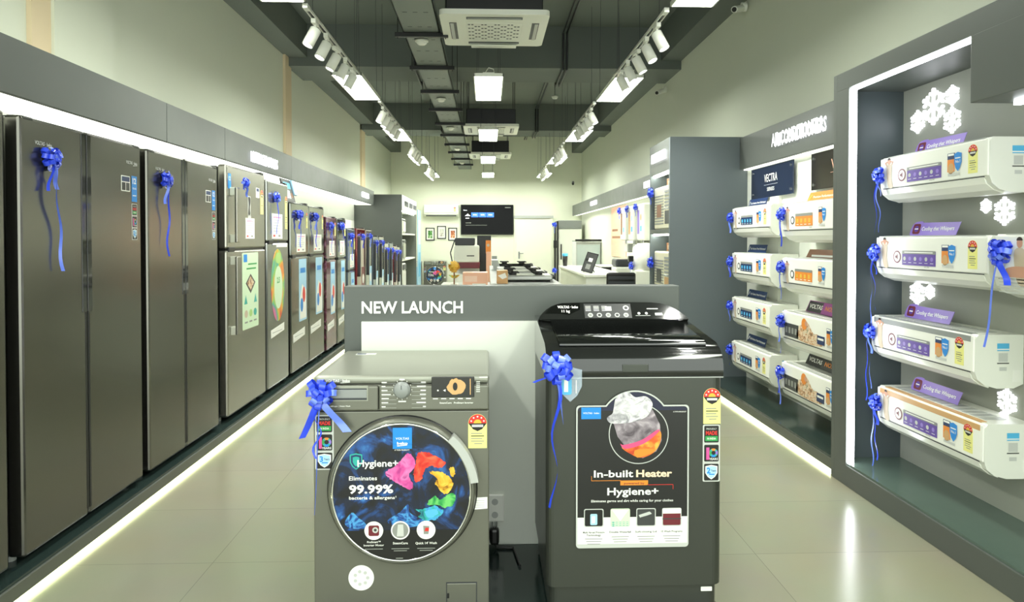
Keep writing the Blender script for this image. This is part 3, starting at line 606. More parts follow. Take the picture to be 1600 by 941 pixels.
# ---- front loading washer
def front_loader(loc, label, detail=True):
    t = thing('front_load_washer', label, 'washing machine', loc)
    k = .00217; X = lambda p: (p-627.5)*k; Z = lambda q: (972.4-q)*.0022       # drawing scale of the front, metres per drawing unit
    hw, H, D = .2985, .845, .55
    MB().box(-hw, hw, .012, D, .02, H-.03, M_wash, .008).build('cabinet', t)
    MB().box(-hw-.001, hw+.001, .01, D, H-.03, H, M_washtop, .012, seg=3).build('top_panel', t)
    for sx in (-.25, .25):
        for sy in (.06, D-.06): MB().cyl((sx, sy, 0), (sx, sy, .022), .022, M_black, n=10).build('foot', t)
    zc = Z(642); fp = MB().box(-hw, hw, 0, .014, .025, zc-.002, M_wash, .004).build('front_panel', t)
    cp = MB().box(X(592)+.001, hw, -.008, .014, zc+.001, H-.032, M_wash, .006).build('control_panel', t)
    y = -.0085; m = MB()
    for i in range(7):
        z = Z(598+i*6.3); m.rect(X(597), X(597)+[.016, .012, .018, .028, .022, .02, .012][i]*1.1, z, z+.0035, y, P_white); m.rect(X(597), X(620), z-.003, z-.0022, y, P_lgrey)
        m.rect(X(666)-[.016, .03, .018, .02, .016, .032, .01][i], X(666), z, z+.0035, y, P_white); m.rect(X(644), X(666), z-.003, z-.0022, y, P_lgrey)
    for i in range(12): a = R(i*30); m.rect(X(629)+.033*math.cos(a)-.001, X(629)+.033*math.cos(a)+.001, Z(609)+.033*math.sin(a)-.002, Z(609)+.033*math.sin(a)+.002, y, P_white)
    m.rect(X(625), X(633), Z(594), Z(592), y, P_white); m.rect(X(623), X(635), Z(628), Z(626), y, P_white)
    m.text('SteamCure   ProSmart Inverter', X(714), Z(631), y, .006, P_white, w=.115)
    for i in range(6): m.rect(X(745), X(751), Z(598+i*3), Z(597+i*3), y, P_white)
    m.rect(X(750), X(763), Z(591), Z(589.5), y, P_white)
    for i in range(5): m.rect(X(677+i*13), X(685+i*13), Z(624), Z(622.5), y, P_white)
    m.build('printed_legend', cp)
    MB().lathe([(0, 0), (.029, 0), (.029, .006), (.026, .007), (.0245, .02), (.022, .024), (0, .024)], M_grey, 28, Matrix.Translation((X(629), -.008, Z(609))) @ Matrix.Rotation(R(90), 4, 'X')).lathe([(.0292, .0), (.0292, .0045), (.026, .0045)], M_black, 28, Matrix.Translation((X(629), -.0082, Z(609))) @ Matrix.Rotation(R(90), 4, 'X')).box(X(629)-.001, X(629)+.001, -.033, -.031, Z(609)+.006, Z(609)+.02, M_darkgrey).build('programme_knob', cp)
    m = MB().box(X(675), X(742), -.0115, -.006, Z(621), Z(589), M_blackgloss, .002)
    m.flat(circ(X(685), Z(610), .003, 8), -.012, P_white); m.flat([(X(693), Z(610)), (X(697), Z(608)), (X(697), Z(612))], -.012, P_white)
    o = circ(X(714), Z(604), .032, 24, .027); o = [(a+random.uniform(-.003, .003), b+random.uniform(-.003, .003)) for a, b in o]
    m.flat(smooth(o, 2), -.012, P_kraft); m.flat(circ(X(712), Z(604), .008, 16, .014), -.0124, P_black); m.rect(X(735), X(736.5), Z(617), Z(592), -.012, P_kraft)
    m.build('display', cp)
    dr = MB().box(-hw, X(592)-.001, -.008, .014, zc+.001, H-.032, M_wash, .006).build('detergent_drawer', t)
    m = MB().box(X(508), X(576), -.0095, -.0075, Z(626), Z(602), M_washtop, .002).box(X(511), X(574), -.0105, -.009, Z(624), Z(606), M_darkgrey, .0).box(X(511), X(574), -.0115, -.0085, Z(621), Z(608), M_grey, .003); m.build('drawer_handle', dr)
    m = MB(); brand(m, X(510), Z(596), y, .009, P_white, .082); m.text('8kg | 1400 rpm  | Steam Wash', X(509), Z(634.5), y, .0045, P_white, 'L', w=.085); m.build('printed_legend', dr)
    # door
    cx, cz = X(629), Z(765); Mr = Matrix.Translation((cx, 0, cz)) @ Matrix.Rotation(R(90), 4, 'X')
    dd = MB().lathe([(.252, -.002), (.252, .012), (.246, .026), (.238, .032), (.236, .03)], M_wash, 72, Mr).build('door', t)
    MB().lathe([(.2365, .022), (.2365, .033), (.231, .035), (.229, .03)], M_chrome, 72, Mr).build('chrome_ring', dd)
    MB().lathe([(.256, -.003), (.256, .004), (.250, .006)], M_black, 72, Mr).build('gasket', dd)
    yy = -.0315; m = MB().plate(circ(cx, cz, .2305, 72), yy+.012, .012, P_dark)
    S = lambda pts: [(X(540+a/4.955), Z(690+b/4.955)) for a, b in pts]      # traced print, drawing units
    m.flat([p for p in circ(cx, cz, .2295, 64)], yy-.0004, P_smoke)
    m.flat([(a, b) for a, b in circ(cx, cz, .2293, 96) if b < Z(822)], yy-.0008, P_black)
    m.flat(smooth(S([(5, 600), (60, 520), (110, 560), (160, 600), (170, 640), (60, 640)]), 4), yy-.0007, P_smoke2)
    m.flat(smooth(S([(330, 590), (430, 520), (490, 460), (500, 520), (560, 560), (640, 590), (560, 630), (430, 640)]), 4), yy-.0007, P_smoke2)
    m.flat(rag(S([(320, 215), (400, 160), (470, 85), (515, 80), (545, 160), (500, 240), (530, 320), (500, 350), (430, 310), (355, 265)]), 5), yy-.0012, P_pinkart)
    m.flat(rag(S([(570, 70), (640, 65), (700, 95), (780, 145), (740, 185), (660, 170), (620, 200), (595, 270), (550, 290), (535, 230), (550, 150)]), 5), yy-.0014, P_redart)
    m.flat(rag(S([(655, 215), (740, 215), (800, 250), (838, 310), (810, 365), (770, 385), (700, 310), (715, 270)]), 5), yy-.0016, P_yelart)
    m.flat(rag(S([(808, 195), (840, 180), (852, 235), (825, 250)]), 4), yy-.0016, P_yelart)
    m.flat(rag(S([(640, 465), (690, 400), (745, 430), (800, 385), (850, 395), (845, 460), (780, 490), (720, 470)]), 5), yy-.0016, P_grnart)
    m.flat(rag(S([(545, 500), (600, 500), (690, 475), (740, 500), (760, 520), (720, 570), (650, 588), (570, 560), (590, 530)]), 5), yy-.0018, P_tealart)
    m.flat(rag(S([(620, 520), (700, 500), (720, 540), (650, 565)]), 4), yy-.002, P_cyan)
    m.flat(S([(375, 0), (522, 0), (522, 36), (375, 36)]), yy-.0016, P_blue); m.flat(S([(375, -125), (522, -125), (522, 2), (375, 2)]), yy-.0016, P_blue)
    m.text('VOLTAS', X(630.5), Z(683), yy-.002, .0075, P_white, w=.045); m.text('beko', X(630.5), Z(690.5), yy-.002, .009, P_white, bold=.03, w=.036); m.flat([(X(622), Z(692)), (X(638), Z(691)), (X(638), Z(692)), (X(623), Z(693.5))], yy-.002, P_white)
    m.text('A TATA PRODUCT', X(630), Z(700), yy-.002, .0045, P_white, w=.05)
    m.flat(shield(X(559), Z(716), .042, .056), yy-.0016, P_teal); m.flat(shield(X(559), Z(716), .034, .047), yy-.0018, P_navy); m.flat(shield(X(559), Z(716), .022, .034), yy-.002, P_teal)
    m.text('Hygiene+', X(561), Z(724), yy-.0024, .0235, P_white, 'L', .02, .137)
    m.text('Eliminates', X(548), Z(745), yy-.002, .0145, P_white, 'L', .012, .094)
    m.text('99.99%', X(548), Z(765), yy-.002, .029, P_white, 'L', .032, .148)
    m.text('bacteria & allergens\u00b9', X(548), Z(774.5), yy-.002, .011, P_white, 'L', .018, .158)
    for i, (px, inner) in enumerate(((586, P_brown), (627, P_lgrey), (667, P_maroon))):
        m.flat(circ(X(px), Z(823), .0315, 32), yy-.002, P_white)
        if i == 0: m.flat(rrect(X(px)-.018, X(px)+.018, Z(823)-.018, Z(823)+.018, .006), yy-.0024, P_maroon); m.flat(circ(X(px)+.005, Z(822), .010, 20), yy-.0028, P_lgrey); m.flat(circ(X(px)+.005, Z(822), .005, 16), yy-.003, P_dgrey)
        elif i == 1: m.flat(circ(X(px), Z(823), .027, 32), yy-.0024, P_grey); m.flat([(X(px)-.012, Z(823)-.02), (X(px)+.012, Z(823)-.02), (X(px)+.01, Z(823)+.02), (X(px)-.008, Z(823)+.02)], yy-.0028, P_lgrey)
        else: m.flat([(X(px)-.008, Z(823)-.014), (X(px)+.008, Z(823)-.014), (X(px)+.011, Z(823)+.013), (X(px)-.01, Z(823)+.015)], yy-.0024, P_grey); m.flat([(X(px)-.005, Z(823)-.004), (X(px)+.009, Z(823)-.004), (X(px)+.009, Z(823)+.008), (X(px)-.002, Z(823)+.008)], yy-.0028, P_red)
    m.text('ProSmart\u2122', X(586), Z(842), yy-.002, .007, P_white, w=.045); m.text('Inverter Motor', X(586), Z(847), yy-.002, .007, P_white, w=.068); m.text('SteamCure', X(627), Z(844.5), yy-.002, .008, P_white, w=.05); m.text("Quick 14' Wash", X(667), Z(845), yy-.002, .008, P_white, w=.072)
    for px, n in ((586, 1), (627, 2), (667, 2)):
        for i in range(n): m.rect(X(px)-.03+.008*i, X(px)+.03-.008*i, Z(852+i*3.2), Z(850.8+i*3.2), yy-.002, P_grey)
    m.rect(X(620), X(631), Z(867), Z(865.5), yy-.002, P_grey)
    m.build('poster', dd)
    m = MB(); a0, a1 = R(48), R(8); pts = []
    for i in range(13): a = a0+(a1-a0)*i/12; pts.append((cx+.262*math.cos(a), cz+.262*math.sin(a)))
    for i in range(13): a = a1+(a0-a1)*i/12; pts.append((cx+.236*math.cos(a), cz+.236*math.sin(a)))
    m.prism(pts, 'y', -.048, -.004, M_lgrey); m.build('door_handle', dd)
    m = MB(); energy_label(m, X(747), Z(702), -.0001, .064, .118); m.build('energy_label', fp)
    m = MB(); warranty_strip(m, X(492.5), Z(733), -.0001, .063, .187, '3'); m.build('sticker', fp)
    m = MB().plate([(X(735), Z(799)), (X(762.5), Z(797)), (X(762.5), Z(779)), (X(735), Z(780))], -.0001, .001, P_white)
    for i in range(4): m.rect(X(738), X(758), Z(785+i*3.4), Z(784+i*3.4), -.0014, P_lgrey)
    m.build('sticker', fp)
    m = MB().plate(circ(X(563.5), Z(903), .0435, 40), -.0001, .001, P_white)
    for i in range(7): a = i*.9; m.flat(circ(X(563.5)+.022*math.cos(a), Z(903)+.022*math.sin(a), .006, 10), -.0014, P_lgrey)
    m.build('sticker', fp)
    m = MB().box(X(698), X(745), -.003, .002, .03, Z(914), M_wash, .003).box(X(697), X(746), -.0012, .002, .028, Z(912.5), M_darkgrey, .0).box(X(698.5), X(702), -.0042, -.001, Z(937), Z(929), M_black, .001); m.build('filter_flap', fp)
    m = MB(); m.add([(X(520), .02, H+.0008), (X(552), .02, H+.0008)], [], P_white); m.box(-.24, -.16, .44, .47, H, H+.001, P_white).box(-.235, -.2, .445, .465, H+.001, H+.0014, P_navy); m.build('sticker', t)
    return t
front_loader((-.2945, 2.335, .10), 'grey front loading washer with a paint-splash door poster on the launch stand')
wb = bow((-.562, 2.31, .895), 0, 'large blue bow on the corner of the grey front loading washer', 'blue bows on the launch washers', .054, ((.09, .11, .03, 0), (-.06, .13, .028, 0), (-.02, .39, .007, 0), (-.015, .2, .008, 1)), 5)

# ---- top loading washer
def top_loader(loc, label):
    t = thing('top_load_washer', label, 'washing machine', loc)
    k = .002165; X = lambda p: (p-991)*k; Z = lambda q: (974-q)*.002195
    hw, D = .3045, .58
    poly = [(-hw, .03), (-hw+.03, 0), (hw-.03, 0), (hw, .03), (hw, D), (-hw, D)]
    MB().prism(rrect(-hw, hw, 0, D, .035, 6), 'z', .12, .838, M_tl).build('cabinet', t)
    MB().prism(rrect(-hw+.012, hw-.012, .012, D-.012, .035, 6), 'z', .02, .12, M_tl).build('base_skirt', t)
    for sx in (-.24, .24):
        for sy in (.08, D-.08): MB().cyl((sx, sy, 0), (sx, sy, .021), .024, M_black, n=10).build('foot', t)
    # curved glossy deck: profile in (y, z) swept across
    prof = [(.0, .84), (-.003, .86), (.0, .885), (.012, .912), (.035, .932), (.075, .948), (.42, .982), (D, .99), (D, .84)]
    MB().prism(prof, 'x', -hw, hw, M_tlgloss, True).build('deck', t)
    MB().box(-hw, hw, -.0015, D, .8375, .8405, M_lgrey).build('seam_trim', t)
    MB().prism([(.075, .951), (.40, .984), (.40, .990), (.07, .957), (.045, .945), (.05, .938)], 'x', -hw+.05, hw-.045, M_tlglass, True).build('lid', t)
    MB().box(-.045, .045, -.0045, .0, .858, .885, M_tl, .003).build('lid_latch', t)
    # console: pointed lens outline standing up at the rear
    out = [(-.302, .004), (-.296, .018), (-.285, .034), (-.268, .052), (-.248, .067), (-.225, .078), (-.20, .084), (-.1, .087), (.0, .088), (.16, .086), (.20, .081), (.235, .068), (.262, .05), (.283, .03), (.297, .014), (.303, .004), (.26, -.003), (-.26, -.003)]
    Mt = Matrix.Translation((0, .40, .989)) @ Matrix.Rotation(R(-40), 4, 'X')
    n = len(out); rings = [(0, 1, 1, 0), (.012, 1, 1, 0), (.05, .93, .8, -.004), (.10, .84, .5, -.02)]
    vs = [Mt @ Vector((x*kx, yy, z*kz+dz)) for yy, kx, kz, dz in rings for x, z in out]
    cs = MB().add(vs, [(r*n+i, r*n+(i+1) % n, (r+1)*n+(i+1) % n, (r+1)*n+i) for r in range(3) for i in range(n)]+[tuple(range(n)), tuple(range(3*n, 4*n))], M_tlgloss).build('console', t)
    m = MB(); y = -.0035
    ins = [(-.288, .003), (-.276, .03), (-.248, .064), (-.21, .078), (0, .082), (.155, .08), (.215, .069), (.262, .036), (.29, .003)]
    m.flat(ins, -.0026, M_tlgloss, Mt); m.rect(-.115, .075, .008, .077, y, P_dgrey, Mt)
    m.flat([(-.276, .03), (-.248, .064), (-.21, .078), (-.13, .081), (-.13, .05), (-.18, .024), (-.22, .03)], y+.0004, M_blackgloss, Mt)
    m.text('VOLTAS \u00b7 beko', -.222, .056, y, .012, P_white, 'L', .03, .083, M=Mt); m.text('11 kg', -.19, .036, y, .012, P_white, 'C', .02, M=Mt)
    for i in range(5): m.flat(circ(-.092+i*.036, .022, .0105, 16), y-.0005, P_lgrey, Mt); m.flat(circ(-.092+i*.036, .022, .0062, 14), y-.0008, P_dgrey if i % 2 else P_grey, Mt)
    for c in range(3):
        for r in range(4): m.rect(-.11+c*.033, -.088+c*.033,   .042+r*.007, .0445+r*.007, y-.0005, P_white, Mt)
    m.rect(-.03, -.004, .042, .064, y-.0006, P_lgrey, Mt); m.flat(circ(.055, .056, .012, 18), y-.0005, P_white, Mt); m.flat(circ(.055, .056, .007, 14), y-.0008, P_dgrey, Mt)
    for q in (.105, .135): m.flat(circ(q, .03, .006, 8), y, P_white, Mt)
    m.rect(.09, .15, .018, .02, y, P_lgrey, Mt); m.rect(.17, .2, .02, .032, y, P_white, Mt); m.rect(.14, .185, .05, .054, y, P_white, Mt)
    m.build('control_panel', cs)
    # poster
    y = -.0065
    def arch(g):
        x0, x1, z0, z1 = X(897)+g, X(1076)-g, Z(857)+g, Z(634)-g
        c, r = X(990), .125-g
        pts = rrect(x0, x1, z0, z1, .012)
        zc = Z(668); a = math.degrees(math.asin(min(1, max(-1, (z1-zc)/r))))
        top = [(c+r*math.cos(R(q)), zc+r*math.sin(R(q))) for q in [a+(180-2*a)*i/20 for i in range(21)]]
        return pts[:5]+top+pts[5:]
    m = MB(); m.plate(arch(0), y, .001, P_lgrey)
    a = arch(.005); lo = Z(809)
    up = [(px, max(pz, lo)) for px, pz in a]
    m.flat(up, y-.0014, P_dark); m.rect(X(897)+.005, X(1076)-.005, Z(857)+.014, lo, y-.0013, P_white)
    m.flat([(p[0], p[1]) for p in arch(.006) if p[1] > Z(660)], y-.0016, pr('inkblue', '#1d2038', .25))
    m.rect(X(905), X(936), Z(655), Z(637), y-.0022, P_blue); m.text('VOLTAS \u00b7 beko', X(920.5), Z(647), y-.0026, .006, P_white, w=.055)
    m.text('A TATA PRODUCT', X(1061), Z(645.5), y-.0026, .004, P_white, w=.045)
    cx, cz = X(996), Z(679); ro, ri = .103, .0995
    ring = circ(cx, cz, ro, 49, a0=15, a1=345); m.flat(circ(cx, cz, ro, 48), y-.0018, P_lgrey); m.flat(circ(cx, cz, ro-.003, 48), y-.002, P_dark)
    tr = lambda pts: [(X(820+a/4.706), Z(600+b/4.706)) for a, b in pts]
    m.flat(tr([(640, 290), (930, 190), (985, 300), (1000, 420), (960, 500), (860, 550), (770, 520), (710, 440), (670, 390)]), y-.0024, P_mauve)
    m.flat(smooth(tr([(700, 460), (850, 430), (980, 350), (992, 420), (950, 500), (860, 545), (780, 525)]), 4), y-.0028, P_fire)
    m.flat(smooth(tr([(690, 440), (720, 450), (850, 415), (960, 345), (978, 355), (870, 440), (730, 480)]), 4), y-.0032, P_pinkglow)
    m.flat(smooth(tr([(800, 490), (930, 480), (940, 505), (820, 545)]), 4), y-.0032, P_orange)
    m.flat(smooth(tr([(640, 180), (660, 100), (740, 60), (800, 100), (880, 95), (930, 150), (900, 230), (830, 270), (730, 290), (620, 290), (590, 250), (630, 220)]), 5), y-.0036, P_cloth)
    m.text('In-built ', X(925), Z(746), y-.0022, .0245, P_white, 'L', .02, .135); m.text('Heater', X(992), Z(746), y-.0022, .0245, pr('cream', '#f6d9b8'), 'L', .03, .124)
    m.rect(X(967), X(1011), Z(759), Z(751.5), y-.0022, P_orange); m.text('powered by', X(989), Z(757.3), y-.0026, .007, P_maroon, w=.07)
    m.rect(X(921), X(968), Z(751.8), Z(751), y-.0022, P_orange); m.rect(X(921), X(921.7), Z(751.5), Z(744), y-.0022, P_orange); m.rect(X(1010), X(1051), Z(759), Z(758.2), y-.0022, P_red); m.rect(X(1050.5), X(1051.2), Z(766), Z(758.5), y-.0022, P_red)
    m.text('Hygiene+', X(987), Z(774), y-.0022, .0255, P_white, 'C', .022, .176)
    m.text('Eliminates germs and dirt while caring for your clothes', X(986), Z(785), y-.0022, .0085, P_white, 'C', .01, .282)
    for i, px in enumerate((925, 967, 1008, 1049)):
        w = .0335; c = X(px); zc = Z(809.5)
        m.flat(rrect(c-w, c+w, zc-w*.93, zc+w*.93, .006), y-.0022, P_lgrey if i != 1 else P_mint); m.flat(rrect(c-w+.003, c+w-.003, zc-w*.93+.003, zc+w*.93-.003, .005), y-.0025, [P_black, P_mint, P_dgrey, P_maroon][i])
        if i == 0: m.flat(rrect(c-.012, c+.012, zc-.024, zc+.014, .004), y-.0028, P_sky); m.rect(c-.007, c+.004, zc-.018, zc+.006, y-.003, P_white)
        if i == 1:
            m.flat([(c-.028, zc+.026), (c+.028, zc+.026), (c, zc-.012)], y-.0028, P_white)
            for r in range(3): m.flat([(c-.03+.006*j, zc-.016-r*.006+(.002 if j % 2 else 0)) for j in range(11)]+[(c+.03-.006*j, zc-.018-r*.006+(.002 if j % 2 == 0 else 0)) for j in range(11)], y-.0028, P_teal)
        if i == 2: m.flat([(c-.026, zc+.008), (c+.012, zc+.02), (c+.02, zc+.012), (c-.02, zc-.002)], y-.0028, P_lgrey); m.flat([(c-.02, zc+.0), (c+.018, zc+.01), (c+.02, zc+.004), (c-.018, zc-.006)], y-.003, P_dgrey)
        if i == 3: m.rect(c-w+.002, c+w-.002, zc+.012, zc+.029, y-.0028, P_white); m.rect(c-w+.002, c+w-.002, zc-.008, zc-.004, y-.0028, P_dgrey)
        tx = ['Multi Air-jet Pressure', 'Double Waterfall', 'Soft-closing Lid', '10 Wash Programs'][i]; m.text(tx, c, Z(833.5), y-.0018, .0065, P_dgrey, w=.074)
        if i == 0: m.text('Technology', c, Z(838), y-.0018, .0065, P_dgrey, w=.05)
        for r in range(3): m.rect(c-.03+.004*r, c+.03-.004*r, Z(840+4*r+(3 if i == 0 else 0)), Z(839+4*r+(3 if i == 0 else 0)), y-.0018, P_grey)
    m.build('poster', t)
    m = MB(); energy_label(m, X(1113.5), Z(665), -.001, .06, .123); m.build('energy_label', t)
    m = MB(); warranty_strip(m, X(1099), Z(756), -.001, .06, .197, '2'); m.build('sticker', t)
    MB().plate(rrect(X(1099), X(1117), Z(932), Z(925), .002, 2), .012, .001, P_white).build('sticker', t)
    return t
top_loader((.504, 2.31, .10), 'charcoal top loading washer with an arched heater poster on the launch stand')
bow((.232, 2.27, .985), 0, 'blue bow at the corner of the charcoal top loading washer', 'blue bows on the launch washers', .06, ((-.015, .45, .018, 1), (.02, .17, .03, 0), (-.08, .03, .02, 0)), 6)
t = thing('shield_tag', 'clear shield-shaped tag with a bottle picture beside the washer bow', 'tag', (.28, 2.30, .935))
MB().prism(shield(0, -.015, .078, .118), 'y', -.004, 0, M_acry).build('tag_body', t)
MB().flat(rrect(-.03, .004, -.05, .02, .008), -.0048, P_cyan).rect(-.022, -.008, -.04, .0, -.0054, P_white).flat(circ(-.012, .035, .012, 14), -.0054, P_blue).rect(.018, .021, -.045, .0, -.0052, P_white).build('print', t)

# ------------------------------------------------------------------ split air conditioners on the right
def man(mb, x, z, y, h, arms=True):
    """printed figure: pale suit, hands behind the head"""
    mb.flat(smooth([(x-h*.13, z+h*.68), (x+h*.13, z+h*.68), (x+h*.12, z+h*.3), (x+h*.2, z), (x-h*.02, z), (x-h*.12, z+h*.3)], 4), y, P_sand)
    mb.flat(circ(x, z+h*.82, h*.075, 14, h*.1), y-.0004, P_skin); mb.flat(circ(x, z+h*.87, h*.08, 10, h*.07, 0, 180), y-.0007, P_hair)
    if arms:
        for s in (-1, 1): mb.flat([(x+s*h*.12, z+h*.68), (x+s*h*.24, z+h*.80), (x+s*h*.07, z+h*.84), (x+s*h*.07, z+h*.8), (x+s*h*.16, z+h*.78), (x+s*h*.08, z+h*.66)], y-.0005, P_skin)
ACG = {}
def split_ac(loc, rz, L, H, D, style, label, group, grip='grey', stuck=True):
    t = thing('split_air_conditioner', label, 'air conditioner', loc, rz, group); h = L/2
    sec = [(0, .02), (0, H), (-D*.93, H), (-D, H-.02), (-D, H*.30), (-D*.95, H*.17), (-D*.8, H*.06), (-D*.55, 0), (-D*.2, 0)]
    MB().prism(sec, 'x', -h, h, M_white).build('body', t)
    y = -D-.006
    fp = MB().box(-h+.004, h-.004, y, -D+.01, H*.30, H-.006, M_white2, .006).build('front_panel', t)
    MB().prism([(-D-.003, H*.285), (-D-.001, H*.26), (-D*.95-.004, H*.16), (-D*.8-.004, H*.05), (-D*.62, -.004), (-D*.6, .004), (-D*.78, H*.07), (-D*.93, H*.17)], 'x', -h+.03, h-.03, M_white2).build('louver', t)
    g = MB()
    gm = {'grey': M_grey, 'gold': P_kraft, 'white': M_lgrey}[grip]
    g.box(-h+.05, h-.04, -D*.95, -D*.82, H-.002, H+.002, gm)
    for i in range(12): g.box(-h+.06+i*(L-.12)/12, -h+.06+(i+.75)*(L-.12)/12, -D*.75, -D*.3, H-.001, H+.0015, M_lgrey)
    g.build('top_grille', t)
    if grip in ('grey', 'gold'): MB().box(-h+.03, h-.02, y-.001, -D, H-.035, H-.008, gm, .002).build('accent_strip', t)
    MB().box(-h+.03, h-.03, -D-.0035, -D+.005, H*.283, H*.298, M_darkgrey).build('seam', t)
    y -= .0008
    b = MB()
    if style == 'whisper':
        man(b, -h+.09, H*.315, y-.001, H*.70)
        b.flat(circ(-h+.205, H*.55, .034, 24), y-.001, P_maroon); b.flat(circ(-h+.205, H*.55, .026, 24), y-.0014, P_white); b.flat([(-h+.19, H*.55-.006), (-h+.2, H*.55-.006), (-h+.212, H*.55-.016), (-h+.212, H*.55+.016), (-h+.2, H*.55+.006), (-h+.19, H*.55+.006)], y-.0018, P_maroon)
        b.plate([(-h+.25, H*.38), (-h+.52, H*.38), (-h+.52, H*.68), (-h+.25, H*.68)], y, .001, P_purple); b.rect(-h+.25, -h+.52, H*.62, H*.69, y-.0016, P_grey); b.rect(-h+.27, -h+.5, H*.645, H*.665, y-.002, P_white)
        for i in range(6): b.flat(circ(-h+.272+i*.044, H*.52, .011, 10), y-.0016, P_purple_l if i % 2 else P_lgrey); b.rect(-h+.26+i*.044, -h+.285+i*.044, H*.43, H*.44, y-.0016, P_white)
    elif style == 'portrait':
        man(b, -h+.15, H*.22, y-.001, H*.78, False); b.flat(smooth([(-h+.06, H*.34), (-h+.24, H*.34), (-h+.22, H*.46), (-h+.15, H*.5), (-h+.08, H*.46)], 4), y-.0022, P_skin)
        for i in range(5): b.rect(-h+.04, -h+.3, H*.08+i*.014, H*.095+i*.014, y-.001, P_lgrey)
    elif style in ('navy', 'orange'):
        man(b, -h+.09, H*.31, y-.001, H*.64, True); acc = P_navy if style == 'navy' else P_orange
        b.flat(circ(-h+.175, H*.55, .03, 20), y-.001, P_dgrey); b.flat(circ(-h+.175, H*.55, .02, 20), y-.0014, P_white)
        b.plate([(-h+.22, H*.40), (-h+.48, H*.40), (-h+.48, H*.70), (-h+.22, H*.70)], y, .001, acc); b.rect(-h+.22, -h+.48, H*.64, H*.71, y-.0016, P_grey)
        for i in range(4): b.rect(-h+.24+i*.06, -h+.27+i*.06, H*.48, H*.58, y-.0016, P_cyan if style == 'navy' else P_gold); b.rect(-h+.24+i*.06, -h+.275+i*.06, H*.43, H*.445, y-.0016, P_white)
    else:
        b.plate([(-h+.06, H*.36), (-h+.28, H*.36), (-h+.28, H*.70), (-h+.06, H*.70)], y, .001, P_dgrey)
        for i in range(4): b.rect(-h+.075+i*.05, -h+.105+i*.05, H*.45, H*.6, y-.0016, P_grey)
        b.flat(smooth([(-h+.28, H*.36), (-h+.62, H*.36), (-h+.58, H*.6), (-h+.5, H*.62), (-h+.42, H*.84), (-h+.36, H*.78), (-h+.28, H*.66)], 4), y-.001, P_family)
        b.flat(circ(-h+.37, H*.78, .04, 16), y-.0014, P_orange); b.flat(circ(-h+.40, H*.80, .02, 12), y-.0018, P_skin)
        b.plate([(-h+.56, H*.40), (-h+.66, H*.40), (-h+.66, H*.6), (-h+.56, H*.6)], y-.001, .001, P_navy); b.rect(-h+.57, -h+.65, H*.5, H*.55, y-.0026, P_white)
    b.build('feature_sticker', fp)
    b = MB(); x = -h+.60 if style != 'voltas' else -h+.72
    b.plate([(x-.035, H*.70), (x+.015, H*.70), (x+.015, H*.82), (x-.035, H*.82)], y, .001, P_navy); b.rect(x-.031, x+.011, H*.77, H*.81, y-.0016, P_white); b.rect(x-.035, x+.015, H*.46, H*.7, y-.001, P_orange)
    b.flat(circ(x-.01, H*.52, .021, 16, .026), y-.0014, P_kraft); b.flat(shield(x+.038, H*.64, .05, .09), y-.0016, P_blue); b.text('No.1', x+.038, H*.62, y-.002, .013, P_white); b.rect(x+.02, x+.056, H*.7, H*.72, y-.002, P_white); b.rect(x-.03, x+.05, H*.38, H*.43, y-.0014, P_lgrey); b.build('offer_sticker', fp)
    if style not in ('voltas', 'orange'):
        b = MB(); energy_label(b, h-.095, H*.38, y+.0006, .06, .13); b.build('energy_label', fp)
    b = MB(); b.text('VOLTAS', -h+.45, H*.345, y, .007, P_grey, w=.04); b.build('badge', fp)
    # label on the end cap that faces the shop front
    Me = Matrix.Translation((h, 0, 0)) @ Matrix.Rotation(R(90), 4, 'Z')
    b = MB(); q = -.0012
    b.rect(-D*.55, -D*.3, H*.70, H*.84, q, P_cyan, Me); b.rect(-D*.55, -D*.3, H*.72, H*.74, q-.0003, P_white, Me); b.rect(-D*.52, -D*.33, H*.5, H*.66, q, P_lgrey, Me); b.rect(-D*.55, -D*.3, H*.46, H*.48, q, P_dgrey, Me); b.rect(-D*.5, -D*.35, H*.33, H*.4, q, P_lgrey, Me)
    b.build('side_label', t)
    MB().box(h, h+.001, -D*.22, -D*.04, .03, .085, M_white2).build('pipe_cover', t)
    return t
